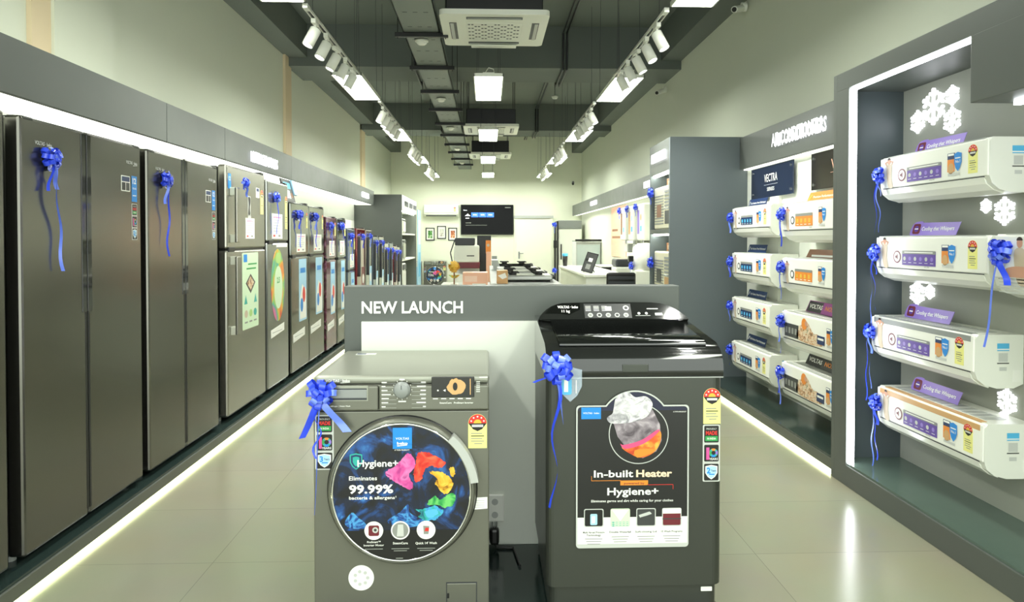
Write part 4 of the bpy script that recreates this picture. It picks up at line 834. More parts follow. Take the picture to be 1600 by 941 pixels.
def topper(ac_loc, rz, L, H, D, style, label, group, dx=0):
    o = thing('topper_card', label, 'card', (0, 0, 0), rz, group)
    M = Matrix.Translation(ac_loc) @ Matrix.Rotation(R(rz), 4, 'Z') @ Matrix.Translation((-L/2+.13+dx, -D*.5, H+.0035)); o.location = M.translation
    m = MB(); q = R(-12)
    T = Matrix.Rotation(R(-14), 4, 'X')
    def fl(poly, y, mt): m.add([(p[0], y, p[1]) for p in poly], list(tessellate_polygon([[Vector((p[0], p[1], 0)) for p in poly]])), mt, False, T)
    if style == 'whisper':
        pts = smooth([(0, 0), (.0, .05), (.03, .075), (.09, .07)], 3)[:10]+[(.38, .068), (.365, 0)]
        m.prism(pts, 'y', -.002, 0, P_purple_l, False, T); fl(rrect(.012, .075, .008, .064, .012), -.0025, P_maroon); fl(circ(.043, .036, .018, 14), -.003, P_purple)
        m.rect(.028, .058, .033, .039, -.0034, P_white, T); m.text('Cooling that Whispers', .088, .026, -.0028, .022, P_white, 'L', .015, .255, .1, T)
    elif style == 'navy':
        m.prism([(0, 0), (.01, .07), (.40, .07), (.40, 0)], 'y', -.002, 0, P_navy, False, T); m.text('Best Features. Power Performance!', .06, .025, -.0028, .019, P_white, 'L', .015, .32, 0, T); fl([(.02, .015), (.045, .05), (.03, .05), (.012, .02)], -.0026, P_white)
    elif style == 'orange':
        m.prism([(0, 0), (.03, .07), (.62, .07), (.62, 0)], 'y', -.002, 0, P_orange, False, T); m.text('Premium Performance, Power Choice', .09, .025, -.0028, .019, P_white, 'L', .015, .48, 0, T); fl([(.03, .012), (.075, .055), (.06, .055), (.02, .02)], -.0026, P_gold)
    elif style == 'brown':
        m.prism([(0, 0), (.03, .06), (.6, .06), (.6, 0)], 'y', -.002, 0, P_brown, False, T); m.rect(.08, .55, .006, .02, -.0026, P_white, T)
    else:
        cl = P_mag if style == 'voltas_purple' else P_dgrey
        m.prism([(0, 0), (.03, .085), (.64, .085), (.64, 0)], 'y', -.002, 0, cl, False, T); fl([(0.01, .004), (.035, .08), (.24, .08), (.22, .004)], -.0024, P_black)
        m.text('VOLTAS', .04, .03, -.0028, .032, P_white, 'L', .03, .19, .2, T); m.text('NO.1', .27, .03, -.0028, .032, P_orange, 'L', .03, .12, .2, T); m.rect(.42, .5, .03, .045, -.0028, P_white, T)
    m.build('printed_card', o)
    for q in (.03, .28): MB().prism([(.003, 0), (.016, .05), (.026, .05), (.045, 0)], 'x', q, q+.004, P_white).build('fold_leg', o)
    return o

# ---- near cabinet with snowflakes
RB = 2.43
t = thing('snowflake_cabinet', 'tall grey lit cabinet with snowflakes holding the nearest air conditioners', 'display cabinet', (0, 0, 0))
Y0, Y1 = 1.0, 3.99
MB().box(2.05, 2.62, 3.952, Y1, 0, 2.376, M_lam, .002).box(2.05, 2.10, 3.82, 3.952, .118, 2.275, M_lam).build('end_post', t)
MB().box(2.05, 2.62, Y0, 3.952, 2.275, 2.376, M_lam, .002).build('header', t)
MB().box(2.045, 2.40, Y0, 2.835, 1.99, 2.275, M_lam, .003).build('drop_box', t)
MB().box(2.05, 2.62, Y0, 3.952, 0, .118, M_lam, .002).build('base', t)
MB().box(2.06, 2.44, Y0, 3.92, .118, .13, mat('green_glass_shelf', '#56665d', .08, noise=.05)).build('glass_shelf', t)
MB().box(RB, 2.62, Y0, 3.92, .13, 2.275, M_backpan).build('back_panel', t)
MB().box(2.10, RB, 3.92, 3.95, .13, 2.275, mat('dark_slate', '#4a5356', .35, noise=.02)).build('inner_panel', t)
MB().box(2.056, 2.082, 3.79, 3.815, .13, 2.27, M_cstrip).build('light_strip', t)
MB().box(2.06, 2.085, 2.84, 3.79, 2.258, 2.274, M_cstrip).build('light_strip', t)
MB().box(2.20, 2.225, Y0, 2.79, 1.974, 1.989, M_cstrip).build('light_strip', t)
def snowflake(x, z, r):
    m = MB(); g = r*.075
    for i in range(6):
        a = R(60*i+30); M = Matrix.Translation((x, 0, z)) @ Matrix.Rotation(-a, 4, 'Y')
        m.prism([(0, -g), (r*.72, -g), (r*.72, g), (0, g)], 'y', -.010, 0, M_flake, False, M)
        m.prism(circ(r*.88, 0, r*.13, 12), 'y', -.010, 0, M_flake, False, M)
        for s in (-1, 1):
            m.prism([(r*.52, 0), (r*.66, s*r*.28), (r*.76, s*r*.22), (r*.66, 0)], 'y', -.010, 0, M_flake, False, M)
            m.prism(circ(r*.72, s*r*.25, r*.10, 10), 'y', -.010, 0, M_flake, False, M)
    m.prism(circ(x, z, r*.17, 16), 'y', -.010, 0, M_flake)
    return m
# world (y along cabinet, z) of each flake centre
for (yy, zz, r) in ((3.64, 2.135, .112), (3.775, 2.075, .074), (3.49, 2.165, .060), (3.49, 2.035, .078), (3.765, 1.11, .076), (3.655, 1.125, .046), (3.12, 1.545, .076), (3.24, 1.575, .04), (3.09, .655, .07), (3.12, .565, .04)):
    o = snowflake(0, 0, r*.9).build('snowflake_light', t); o.location = (RB-.003, yy, zz); o.rotation_euler = (0, 0, R(-90))
CG = 'air conditioners in the snowflake cabinet'
L, H, D = .83, .245, .225
rows = [(3.345, 1.62, 'white', 'highest air conditioner in the snowflake cabinet, above the blue-bowed rows'), (3.36, 1.185, 'white', 'second air conditioner down in the snowflake cabinet, next to the man-printed unit'), (3.42, .735, 'grey', 'third air conditioner down in the snowflake cabinet, with a grey top strip'), (3.355, .345, 'gold', 'lowest air conditioner in the snowflake cabinet, with a gold top strip')]
ORDN = ['top', 'second', 'third', 'lowest']
for i, (yc, z, gr, lab) in enumerate(rows):
    LL = L if i != 1 else .87
    split_ac((RB, yc, z), -90, LL, H, D, 'whisper', lab, CG, gr)
    topper((RB, yc, z), -90, LL, H, D, 'whisper', 'purple whispering slogan card on the %s air conditioner of the snowflake cabinet' % ORDN[i], 'purple slogan cards')
    bow((RB-D-.02, yc+LL/2-.02, z+H*.62), -90, 'blue bow on the far end of the %s snowflake-cabinet air conditioner' % ORDN[i], 'blue bows on the near air conditioners', .048, ((.02, .30, .007, 1), (-.03, .38, .007, 1), (.03, .1, .018, 0)), 1+i)
# next column, second row (only one unit is in view)
t5 = split_ac((RB, 2.46, 1.165), -90, .87, .27, D, 'portrait', 'air conditioner at the photo edge with a printed smiling man and a bow', CG, 'white')
topper((RB, 2.46, 1.165), -90, .87, .27, D, 'whisper', 'dark-ended purple card on the man-printed air conditioner at the photo edge', 'purple slogan cards')
bow((RB-D-.02, 2.83, 1.36), -90, 'blue bow with one long slanting ribbon on the man-printed air conditioner', 'blue bows on the near air conditioners', .06, ((-.08, .40, .012, 0), (.05, .12, .03, 0)), 5)

# ---- far air conditioner bay
t = thing('air_conditioner_bay', 'grey wall bay with AIR CONDITIONERS lettering and stacked rows of units', 'display cabinet', (0, 0, 0))
MB().box(2.385, 2.42, 3.995, 6.395, 2.075, 2.372, M_lam, .002).build('header', t)
MB().box(2.422, 2.462, 4.0, 6.39, 2.066, 2.085, M_diff).build('light_box', t)
MB().box(2.46, 2.62, 3.995, 6.395, .11, 2.30, M_white_pan).build('back_panel', t)
MB().box(2.42, 2.62, 3.995, 6.395, 2.30, 2.372, M_lam).build('top_board', t)
s = MB().text3('AIR CONDITIONERS', 0, 0, 0, .105, M_letters, .03, w=.86, bold=.022).build('sign_letters', t); s.location = (2.384, 5.17, 2.185); s.rotation_euler = (0, 0, R(-90))
MB().box(2.08, 2.46, 3.995, 6.395, 0, .095, M_lip).build('base', t); MB().box(2.065, 2.46, 3.995, 6.395, .095, .11, M_plinth).build('glass_shelf', t)
MB().box(2.062, 2.08, 3.995, 6.395, .03, .095, M_lip, .002).build('edge_trim', t); MB().box(2.062, 2.079, 3.995, 6.395, .002, .021, M_fstrip).build('light_strip', t)
for yy in (5.72, 4.6): MB().box(2.43, 2.46, yy-.09, yy+.09, .11, 2.0, M_white).build('mounting_rail', t)
for (yc, lw, bg, tc_, a, b, lab) in ((5.785, .86, pr('vectra', '#18243c', .12), P_white, 'VECTRA', 'SERIES', 'dark navy acrylic board lettered VECTRA SERIES over the units'), (4.62, .86, pr('vboard', '#1d1a18', .12), P_peach, 'V', 'SERIES', 'black acrylic board with bronze V lettering, cut by the cabinet post')):
    s = thing('series_board', lab, 'sign', (2.455, yc, 1.78), -90, 'acrylic series boards')
    MB().box(-lw/2, lw/2, -.028, -.018, 0, .272, bg, .002).build('board', s)
    m = MB(); m.text(a, .0 if a == 'VECTRA' else -.10, .135, -.0288, .07, tc_, 'C', .01, .27 if a == 'VECTRA' else None); m.rect(-.14, .14, .108, .110, -.0288, tc_); m.text(b, 0, .055, -.0288, .032, tc_, 'C', .01, .15); m.build('lettering', s)
    for x in (-lw/2+.04, lw/2-.04):
        for z in (.04, .232): MB().cyl((x, 0, z), (x, -.034, z), .011, M_chrome, n=12).build('standoff', s)
BGp = 'air conditioners in the far bay'
c1 = [(1.435, 'highest unit of the far column in the bay, under the VECTRA board'), (1.035, 'second unit down in the far column of the bay'), (.635, 'third unit down in the far column of the bay'), (.235, 'lowest unit of the far column in the bay, above the glass shelf')]
for i, (z, lab) in enumerate(c1):
    L1, H1 = .83, .262
    yc = 5.715
    split_ac((2.45, yc, z), -90, L1, H1, .225, 'navy', lab, BGp, 'white')
    topper((2.45, yc, z), -90, L1, H1, .225, 'navy', 'navy slogan card on the %s unit of the far bay column' % ORDN[i], 'navy slogan cards', -.06)
    bow((2.205, yc+L1/2-.01, z+H1*.68), -90, 'blue bow on the far end of the %s unit of the far bay column' % ORDN[i], 'blue bows in the far bay', .05, ((.01, .12, .02, 0),), 1+i)
c2 = [(1.395, .285, 'orange', 'large unit with an orange slogan card in the near column of the bay', 'orange'), (1.015, .265, 'orange', 'second unit down in the near bay column, with a brown card', 'brown'), (.60, .285, 'voltas', 'third unit down in the near bay column, under a purple NO.1 card', 'voltas_purple'), (.215, .285, 'voltas', 'lowest unit of the near bay column, under a dark NO.1 card', 'voltas_dark')]
for i, (z, H2, st, lab, tp) in enumerate(c2):
    L2 = .90; yc = 4.60
    split_ac((2.45, yc, z), -90, L2, H2, .235, st, lab, BGp, 'white')
    topper((2.45, yc, z), -90, L2, H2, .235, tp, ['orange slogan card above the big printed unit in the bay', 'brown card under the orange-carded unit in the bay', 'bright purple NO.1 card in the near bay column', 'dark NO.1 card, lowest in the near bay column'][i], 'slogan cards in the near bay column')
    bow((2.195, yc+L2/2-.03, z+H2*.72), -90, 'blue bow on the %s unit of the near bay column' % ORDN[i], 'blue bows in the far bay', .052, ((.01, .22, .016, 0), (-.02, .14, .016, 0)), 2+i)

# ---- protruding tall cabinet with window air conditioners
t = thing('window_unit_cabinet', 'tall grey cabinet jutting from the right wall with window air conditioners on lit shelves', 'cabinet', (2.62, 6.80, 0), -90)
Dp = .90
MB().box(.36, .40, -Dp, 0, 0, 2.385, M_lam2, .003).build('side_panel', t); MB().box(-.40, -.37, -Dp, 0, 0, 2.385, M_lam2, .003).build('side_panel', t)
MB().box(-.37, .36, -.04, 0, 0, 2.385, M_ivory).build('back_panel', t); MB().box(-.37, .36, -Dp, -.04, 2.08, 2.385, M_lam, .003).build('header', t)
for z in (.1, .86, 1.515): MB().box(-.37, .36, -Dp, -.04, z-.045, z, M_lam if z > 1 else M_ivory, .002).build('shelf', t)
MB().box(-.36, .35, -Dp+.03, -Dp+.06, 2.062, 2.079, M_strip).build('light_strip', t); MB().box(-.36, .35, -Dp+.03, -Dp+.06, 1.452, 1.469, M_strip).build('light_strip', t)
m = MB()
for k in range(7): m.box(-.25+k*.075, -.195+k*.075, -.02, 0, 0, .085, M_sign)
o = m.build('sign_letters', t); o.location = (0, -Dp-.002, 2.2)
def window_ac(loc, label, kind):
    a = thing('window_air_conditioner', label, 'air conditioner', loc, -90, 'window air conditioners')
    MB().box(-.31, .31, 0, .5, 0, .43, M_ivory, .012).build('cabinet', a)
    g = MB().box(-.32, .32, -.05, 0, 0, .43, M_ivory, .015)
    for r in range(11): g.box(-.29, .06, -.053, -.049, .05+r*.028, .062+r*.028, M_grey)
    g.build('front_grille', a)
    g = MB()
    for r in range(5): g.box(.1, .29, -.054, -.049, .22+r*.035, .24+r*.035, M_grey)
    g.rect(.1, .29, .05, .18, -.0515, P_kraft if kind else P_dgrey); g.rect(-.2, -.02, .12, .25, -.0545, P_dgrey if kind else P_brown); g.build('control_panel', a)
    for r in range(3): MB().box(.12+r*.06, .15+r*.06, -.066, -.049, .19, .21, M_lgrey, .004).build('knob', a)
window_ac((1.80, 6.80, 1.518), 'ivory window air conditioner on the upper lit shelf of the jutting cabinet', 0)
window_ac((1.80, 6.80, .863), 'ivory window air conditioner on the lower lit shelf of the jutting cabinet', 1)
bow((1.72, 7.12, 1.90), -90, 'blue bow on the upper window air conditioner', 'blue bows on the window units', .06, ((0, .1, .02, 0),), 3)
bow((1.72, 7.12, 1.17), -90, 'blue bow on the lower window air conditioner', 'blue bows on the window units', .06, ((0, .1, .02, 0),), 4)
for z, lab in ((1.95, 'brown carton on top of the upper window air conditioner'), (1.296, 'brown carton on top of the lower window air conditioner')):
    a = thing('carton', lab, 'box', (1.95, 6.78, z), -90, 'small cartons on the window units'); MB().box(-.15, .15, -.12, .12, 0, .085, P_brown, .003).box(-.15, .15, -.02, .02, .084, .087, P_kraft).build('carton_body', a); MB().rect(-.1, .08, .02, .06, -.121, P_sand).build('print', a)

# ------------------------------------------------------------------ far right: fascia, desk, dispensers
for i, (y0, y1, lab) in enumerate(((7.21, 12.0, 'grey right fascia panel past the jutting cabinet with lit letters'), (12.006, YB-.01, 'far grey right fascia panel reaching the back wall'))):
    t = thing('fascia_panel', lab, 'fascia', (2.39, (y0+y1)/2, 2.085), 0, 'right fascia panels'); h = (y1-y0)/2
    MB().box(0, .03, -h, h, 0, .29, M_lam, .002).build('board', t); MB().box(.034, .055, -h, h, .0, .012, M_diff_dim).build('light_strip', t); MB().box(.058, .155, -h, h, .004, .03, M_diff_dim).build('light_box', t)
    m = MB(); c = 9.9 if i == 0 else 15.3
    for k in range(9): m.box(-.42+k*.095, -.355+k*.095, -.018, 0, 0, .09, M_sign)
    o = m.build('sign_letters', t); o.location = (-.002, c-(y0+y1)/2, .11); o.rotation_euler = (0, 0, R(-90))
struct(bx('trim_10', XR-.10, XR, 7.21, 18.4, .0, 2.085, M_farpan))
a = thing('wall_poster', 'peach wall poster with two lines of grey lettering on the right', 'poster', (XR-.102, 13.2, 1.08), -90)
m = MB().box(-.75, .75, -.012, 0, 0, .98, P_peach, .003)
for q, w_ in ((.50, .30), (.36, .42)): m.rect(-.62, -.62+w_*2, q, q+.045, -.0135, P_brown)
for k in range(5): m.rect(-.62, .2-.1*(k % 2), .24-k*.04, .25-k*.04, -.0135, P_sand)
m.build('poster_panel', a)
WP = 'water purifiers on the right wall'
for i, (yc, lab, ext) in enumerate(((11.5, 'white wall water purifier next to the peach poster', P_brown), (10.85, 'white wall water purifier in the middle of the wall row', P_kraft), (10.2, 'white wall water purifier beside the jutting cabinet', P_purple_l))):
    a = thing('water_purifier', lab, 'water purifier', (XR-.105, yc, 1.40), -90, WP)
    MB().box(-.21, .21, -.26, 0, 0, .56, M_white, .03, seg=3).build('housing', a)
    MB().rect(-.16, -.02, .1, .46, -.2615, ext).flat(circ(.08, .35, .05, 18), -.2615, P_kraft if i == 2 else P_sky).rect(.03, .14, .14, .22, -.2615, P_cyan).build('sticker', a)
    MB().cyl((0, -.2, .0), (0, -.2, -.05), .02, M_chrome, n=10).build('tap', a)
    MB().box(-.12, .12, -.2, -.02, -.2, -.05, M_lgrey, .02).build('drip_tray', a)
    bow((XR-.385, yc+.16, 1.91), -90, ['blue bow on the purifier next to the peach poster', 'blue bow on the middle wall purifier', 'blue bow on the purifier beside the jutting cabinet'][i], 'blue bows on the purifiers', .06, ((0, .12, .02, 0),), 1+i)
a = thing('water_dispenser', 'round-shouldered white water dispenser below the wall purifiers', 'water dispenser', (2.28, 9.75, 0), -90)
MB().box(-.2, .2, -.2, .2, 0, .98, M_white, .02).build('cabinet', a)
MB().lathe([(0, 1.37), (.12, 1.36), (.19, 1.30), (.20, 1.15), (.2, .98), (0, .98)], M_white2, 28).build('bottle', a)
MB().box(-.05, .05, -.26, -.19, 1.1, 1.18, M_black, .01).build('tap', a); MB().box(-.14, .14, -.205, -.2, .75, .93, M_black, .003).build('recess', a)
bow((2.06, 9.7, 1.04), -90, 'blue bow with a spiky tail on the white water dispenser', 'blue bows on the purifiers', .06, ((.03, .15, .02, 0), (-.1, .1, .014, 0)), 4)
a = thing('air_cooler', 'tall pale blue and white air cooler with a dark top grille by the desk', 'air cooler', (2.24, 11.0, 0), -90)
MB().box(-.22, .22, -.2, .2, .05, .98, M_white, .03).build('body', a); MB().box(-.2, .2, -.2, .16, .98, 1.1, M_darkgrey, .03).build('top_grille', a); MB().rect(-.16, .16, .5, .9, -.2012, P_sky).build('front_sticker', a)
for sx in (-.17, .17): MB().cyl((sx, 0, 0), (sx, 0, .06), .03, M_black, n=10).build('caster', a)
# desk
t = thing('service_desk', 'long white service desk behind the black chair', 'desk', (1.39, 9.6, 0))
MB().box(-.03, .6, -.03, 3.45, .885, .92, M_white2, .006).build('desk_top', t); MB().box(0, .57, 0, .03, 0, .885, M_white, .003).build('front_panel', t); MB().box(0, .03, .03, 3.4, 0, .885, M_offwhite, .003).build('side_panel', t); MB().box(.54, .57, .03, 3.4, 0, .885, M_white, .003).build('side_panel', t)
t = thing('tablet_stand', 'black tablet leaning on a wire stand on the white desk', 'tablet', (1.45, 10.0, .922), -20)
Mt = Matrix.Rotation(R(-24), 4, 'X') @ Matrix.Rotation(R(14), 4, 'Y')
MB().box(-.09, .09, -.012, .0, .012, .33, M_black, .006, Mt).build('tablet', t); MB().rect(-.075, .075, .03, .31, -.0125, P_dgrey, Mt).rect(-.03, .03, .18, .24, -.013, P_white, Mt).rect(-.04, .03, .06, .14, -.013, P_grey, Mt).build('screen', t); MB().tube([(0, .05, .22), (.06, .16, .06), (.08, .2, .006)], .007, M_black).tube([(0, .05, .22), (-.06, .16, .06), (-.08, .2, .006)], .007, M_black).build('stand_leg', t)
t = thing('cup', 'dark tumbler with a blue rim at the far end of the white desk', 'cup', (1.45, 12.75, .922)); MB().lathe([(0, 0), (.04, 0), (.05, .2), (.045, .2), (.036, .01), (0, .01)], M_black, 18).build('tumbler', t); MB().lathe([(.051, .185), (.053, .2), (.053, .235), (.047, .235)], P_cyan, 18).build('rim', t)
# chair
t = thing('office_chair', 'black office chair with a ribbed backrest in front of the white desk', 'chair', (1.72, 8.75, 0))
m = MB().box(-.19, .19, -.03, .03, .58, .99, M_black, .04, seg=3)
for k in range(5): m.box(-.17, .17, -.037, -.028, .64+k*.065, .68+k*.065, M_darkgrey, .006)
m.build('backrest', t); MB().box(-.24, .24, 0, .46, .44, .52, M_black, .03).build('seat', t); MB().box(-.03, .03, -.0, .05, .42, .62, M_black, .01).build('back_post', t); MB().cyl((0, .22, .1), (0, .22, .44), .03, M_chrome).build('gas_lift', t)
for k in range(5):
    a = R(72*k+10); MB().tube([(0, .22, .12), (.28*math.cos(a), .22+.28*math.sin(a), .07)], .022, M_black).cyl((.28*math.cos(a)-.02, .22+.28*math.sin(a), .032), (.28*math.cos(a)+.02, .22+.28*math.sin(a), .032), .03, M_black).build('leg', t)
for sx in (-.23, .23): MB().box(sx-.02, sx+.02, .0, .3, .68, .71, M_black, .008).box(sx-.015, sx+.015, .15, .19, .5, .68, M_black, .006).build('armrest', t)
# freezers and coolers at the back
t = thing('upright_freezer', 'tall white upright freezer with a grey header by the back wall', 'freezer', (2.15, 18.1, 0))
MB().box(-.31, .31, -.30, .34, .06, 1.7, M_white, .012).build('cabinet', t); MB().box(-.31, .31, -.32, .34, 1.7, 1.92, M_grey, .012).build('header', t); MB().box(-.29, .29, -.34, -.30, .1, 1.68, M_white2, .008).build('door', t); MB().box(-.345, -.31, -.34, .3, .06, 1.9, M_black, .005).build('side_edge', t); MB().box(-.25, -.22, -.37, -.34, .9, 1.3, M_black, .006).build('handle', t)
for sx in (-.25, .25): MB().cyl((sx, 0, 0), (sx, 0, .07), .03, M_black, n=10).build('foot', t)
t = thing('chest_freezer', 'grey glass-topped display freezer with a dark rail before the back wall', 'freezer', (2.26, 15.6, 0))
MB().box(-.28, .28, -.35, .35, .06, 1.36, M_lgrey, .012).build('cabinet', t); MB().box(-.26, .26, -.362, -.35, .2, 1.3, mat('pale_glass', '#b9c6c4', .1, noise=.03)).build('front_panel', t); MB().cyl((-.3, -.37, 1.40), (.3, -.37, 1.40), .025, M_black).build('rail', t); MB().box(-.28, .28, -.35, .35, 1.36, 1.40, M_glass).build('lid', t)
for sx in (-.22, .22): MB().cyl((sx, 0, 0), (sx, 0, .07), .03, M_black, n=10).build('caster', t)
t = thing('low_cabinet', 'low white cabinet with a black edge behind the office chair', 'cabinet', (2.29, 12.6, 0)); MB().box(-.24, .24, -.4, .4, 0, .86, M_white, .006).build('body', t); MB().box(-.245, .245, -.41, .41, .86, .92, M_black, .004).build('top_edge', t); MB().box(-.248, .248, -.42, .42, .92, .94, M_white2, .004).build('top', t)
t = thing('pedestal_fan', 'black pole stand beside the white upright freezer', 'stand', (1.74, 17.6, 0)); MB().lathe([(0, 0), (.16, 0), (.16, .02), (.02, .04), (0, .04)], M_black, 20).build('base', t); MB().cyl((0, 0, .04), (0, 0, 1.85), .022, M_black).build('pole', t); MB().box(-.04, .04, -.05, 0, 1.2, 1.4, M_black, .008).build('clamp', t)
t['category'] = 'stand'; t.name = 'pole_stand'
bow((1.72, 17.55, 1.80), 0, 'blue bow at the top of the black pole stand', 'blue bows on the pole stand', .07, ((0, .2, .02, 0),), 1)
bow((1.72, 17.55, .62), 0, 'blue bow low on the black pole stand', 'blue bows on the pole stand', .07, ((0, .2, .02, 0),), 2)

# ------------------------------------------------------------------ back wall things
t = thing('television', 'large wall television showing a dark menu with a blue tile row', 'television', (-.016, YB, 1.976))
MB().box(-.735, .735, -.075, -.035, -.42, .42, M_black, .006).build('housing', t); MB().box(-.3, .3, -.035, 0, -.2, .2, M_darkgrey).build('wall_mount', t)
M_screen = mat('dark_screen', '#020303', .12, spec=.12)
E_blue = mat('screen_blue', '#2b62d8', .2, emit=.8); E_w = mat('screen_white', '#e4e8f0', .2, emit=.7)
m = MB().rect(-.72, .72, -.405, .405, -.0755, M_screen)
for k in range(3): m.rect(-.44+k*.215, -.24+k*.215, .07, .2, -.0762, E_blue); m.rect(-.39+k*.215, -.29+k*.215, .12, .15, -.0768, E_w)
m.text('Home', -.66, .25, -.0762, .03, E_w, 'L'); m.flat([(-.62, .1), (-.54, .17), (-.46, .1)], -.0762, E_w); m.rect(-.6, -.5, .03, .05, -.0762, E_w); m.rect(-.6, .0, -.16, -.15, -.0762, P_grey); m.rect(-.6, -.45, -.1, -.08, -.0762, P_grey); m.rect(.5, .66, .33, .35, -.0762, P_grey)
m.build('screen', t)
split_ac((-1.29, YB, 2.07), 0, .95, .32, .22, 'none', 'white split air conditioner on the back wall beside the television', None, 'white')
o = [x for x in bpy.data.objects if x.get('label') == 'white split air conditioner on the back wall beside the television'][0]
for ch in list(o.children):
    for q in list(ch.children):
        if q.name.startswith(('feature_sticker', 'offer_sticker')): bpy.data.objects.remove(q)
MB().box(-.42, .42, -.19, -.15, -.004, .03, M_darkgrey).build('air_outlet', o)
for (x, z, ph, lab) in ((-1.61, 1.57, P_photo, 'black framed green picture, nearest the side wall'), (-1.29, 1.62, P_photo2, 'black framed pale picture hung slightly higher in the middle'), (-.98, 1.57, P_photo3, 'black framed warm orange picture next to the television')):
    t = thing('picture_frame', lab, 'picture', (x, YB, z), 0, 'framed pictures on the back wall')
    MB().box(-.125, -.1, -.025, 0, -.18, .18, M_black, .003).box(.1, .125, -.025, 0, -.18, .18, M_black, .003).box(-.125, .125, -.025, 0, .155, .18, M_black, .003).box(-.125, .125, -.025, 0, -.18, -.155, M_black, .003).build('frame', t)
    MB().rect(-.1, .1, -.155, .155, -.008, P_white).rect(-.055, .06, -.11, .1, -.0095, ph).build('picture', t)
# small front loader at the back
src = [x for x in bpy.data.objects if x.name.startswith('front_load_washer')][0]
c = copy_tree(src); c.location = (-1.42, 18.35, 0.0); c['label'] = 'far grey front loading washer under the framed pictures by the back wall'
t = thing('side_cabinet', 'narrow white cabinet beside the far front loading washer', 'cabinet', (-2.05, 18.4, 0)); MB().box(-.2, .26, -.3, .3, 0, .8, M_white, .006).build('body', t); MB().box(-.22, .28, -.32, .3, .8, .83, M_white2, .004).build('top', t); MB().rect(-.12, .2, .1, .7, -.301, P_sky).build('door', t)
# photocopier and tall black panel
t = thing('photocopier', 'white photocopier with a dark top and maroon band behind the launch stand', 'photocopier', (-.42, 14.0, 0))
MB().box(-.27, .25, -.25, .35, .03, .72, M_white, .02).build('base_unit', t); MB().box(-.2, .23, -.27, -.25, .35, .72, M_white2, .004).build('paper_drawer', t); MB().box(-.21, .26, -.29, .35, .84, .96, P_maroon, .01).build('output_tray', t); MB().box(-.26, .25, -.28, .35, .95, 1.30, M_white, .03).box(-.26, .25, -.02, .35, .70, .96, M_white).build('scanner_unit', t); MB().box(-.24, .16, -.27, .3, 1.3, 1.45, M_darkgrey, .02).build('document_feeder', t); MB().box(.0, .15, -.285, -.27, 1.08, 1.10, M_black).build('paper_slot', t)
MB().tube([(-.28, -.2, .9), (-.33, -.22, 1.15), (-.24, -.2, 1.42)], .012, M_black).build('cable', t)
t = thing('banner_board', 'tall black display panel with an orange print behind the photocopier', 'display panel', (.02, 14.2, 0)); MB().box(-.24, .05, -.06, .0, 0, 1.50, M_black, .01).build('panel', t); MB().rect(-.06, .045, 1.13, 1.40, -.0615, P_orange).flat(circ(-.01, 1.3, .03, 14), -.062, P_sand).build('print', t)
for i, (x, z1, m_, lab) in enumerate(((.02, 1.18, P_peach, 'thin pinkish board standing behind the cooktop counter'), (.13, 1.10, M_grey, 'grey board standing upright beside the pinkish one'))):
    t = thing('standing_board', lab, 'board', (x, 13.2, .0)); MB().box(-.05, .05, -.02, .02, .02, z1, m_, .004).build('board', t); MB().box(-.06, .06, -.1, .1, 0, .02, M_grey, .003).build('base', t)
# centre counter with cooktops
t = thing('cooktop_counter', 'long grey counter carrying gas cooktops behind the launch stand', 'counter', (.42, 7.4, 0)); MB().box(-.36, .36, 0, 5.3, 0, .90, M_white_pan, .004).build('body', t); MB().box(-.39, .39, -.03, 5.33, .90, .93, M_grey, .004).build('worktop', t)
for i, (y, mm, lab) in enumerate(((7.75, M_steel, 'nearest gas cooktop on the long counter, just past the stand'), (8.75, M_steel, 'second gas cooktop on the long counter'), (9.85, M_steel, 'third gas cooktop on the long counter'), (11.6, M_blackgloss, 'farthest cooktop on the long counter, with black glass'))):
    t = thing('gas_cooktop', lab, 'cooktop', (.44, y, .93), 0, 'gas cooktops on the counter')
    MB().box(-.3, .3, 0, .55, .02, .075, mm, .012).build('body', t)
    for sx in (-.15, .15):
        for sy in (.15, .4):
            b = MB().cyl((sx, sy, .075), (sx, sy, .095), .045, M_black, n=16).build('burner', t); g = MB()
            for k in range(2): a = R(90*k+45); g.box(-.006, .006, -.1, .1, .019, .03, M_black, 0, Matrix.Translation((sx, sy, .077)) @ Matrix.Rotation(a, 4, 'Z'))
            g.build('pan_support', b)
    for k in range(3): MB().cyl((.3, .12+k*.14, .05), (.335, .12+k*.14, .05), .022, M_black, n=14).build('knob', t)
    for sx in (-.26, .26): MB().cyl((sx, .05, 0), (sx, .05, .03), .018, M_black, n=8).build('foot', t)
t = thing('chimney_hood', 'sloping grey glass hood panel standing on the cooktop counter', 'cooker hood', (.16, 10.7, .93)); MB().prism([(-.06, .0), (.05, .0), (.0, .16), (-.1, .16)], 'y', .0, .7, M_lgrey).build('panel', t); MB().box(-.06, .06, .2, .5, 0, .012, M_darkgrey).build('base', t)
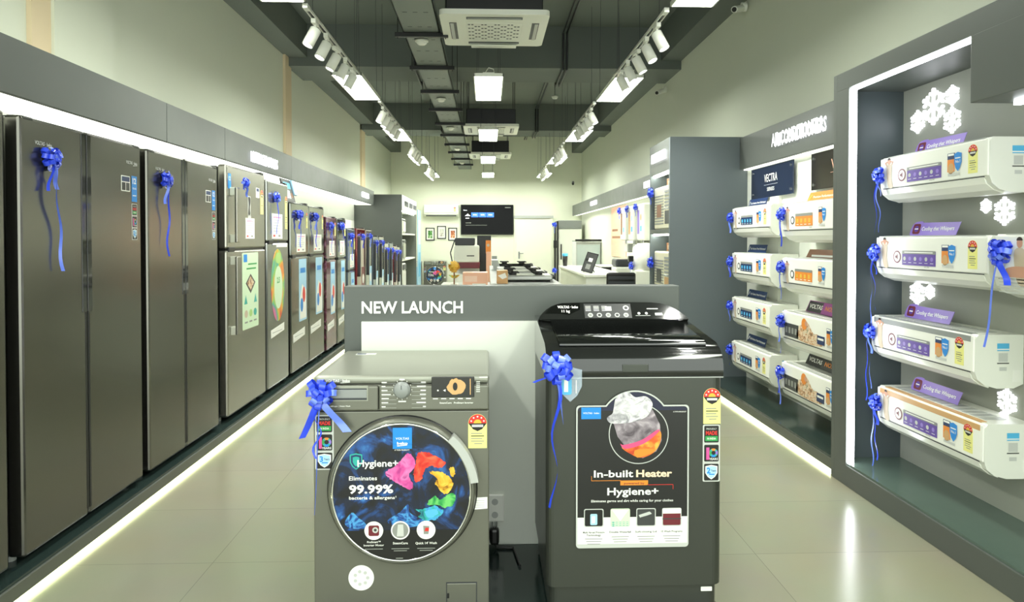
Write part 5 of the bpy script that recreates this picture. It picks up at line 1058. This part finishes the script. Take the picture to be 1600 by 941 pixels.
# white counter with pink boxes and plant
t = thing('white_counter', 'low white counter left of the cooktops carrying pink boxes and a plant', 'counter', (-.27, 7.0, 0)); MB().box(-.26, .28, 0, 1.5, 0, .86, M_white, .004).build('body', t); MB().box(-.28, .3, -.02, 1.52, .86, .885, M_white2, .003).build('top', t)
t = thing('gift_box', 'long pink printed box on the low white counter', 'box', (-.06, 7.1, .885)); MB().box(-.2, .06, 0, .25, 0, .185, P_peach, .004).build('box_body', t); MB().rect(-.1, .04, .04, .07, -.001, P_white).rect(-.18, -.05, .09, .15, -.001, pr('rose', '#f4cdb8')).build('print', t)
t = thing('gift_box', 'small copper and white carton beside the nearest cooktop', 'box', (.16, 7.45, .93)); MB().box(-.06, .06, 0, .2, 0, .145, P_kraft, .004).build('box_body', t); MB().flat([(-.05, .09), (.03, .12), (.05, .07), (0, .05)], -.001, P_white).build('print', t)
t = thing('potted_plant', 'small round-headed yellow plant with a thin stem on the white counter', 'plant', (-.36, 7.35, .885))
MB().lathe([(0, 0), (.035, 0), (.045, .05), (.04, .05), (.03, .01), (0, .01)], M_white, 16).build('pot', t); MB().cyl((0, 0, .03), (0, 0, .2), .007, P_brown, n=8).build('stem', t)
def ball(c, r, m, n=60, seed=1):
    rnd = random.Random(seed); mb = MB()
    for i in range(n):
        d = Vector((rnd.gauss(0, 1), rnd.gauss(0, 1), rnd.gauss(0, 1))).normalized(); p = Vector(c)+d*r*rnd.uniform(.6, 1); u = d.orthogonal().normalized()*r*.28; v = d.cross(u).normalized()*r*.28
        mb.add([p-u-v*.2, p-v, p+u-v*.2, p+v+d*r*.15], [(0, 1, 2, 3)], m)
    return mb
ball((0, 0, .235), .062, P_gold, 110, 2).build('flower_head', t)
m = MB()
for k in range(9): a = R(40*k); m.add([(0, 0, .11), (.03*math.cos(a+.3), .03*math.sin(a+.3), .145), (.065*math.cos(a), .065*math.sin(a), .15), (.03*math.cos(a-.3), .03*math.sin(a-.3), .12)], [(0, 1, 2, 3)], P_lime if k % 2 else P_gold)
m.build('foliage', t)
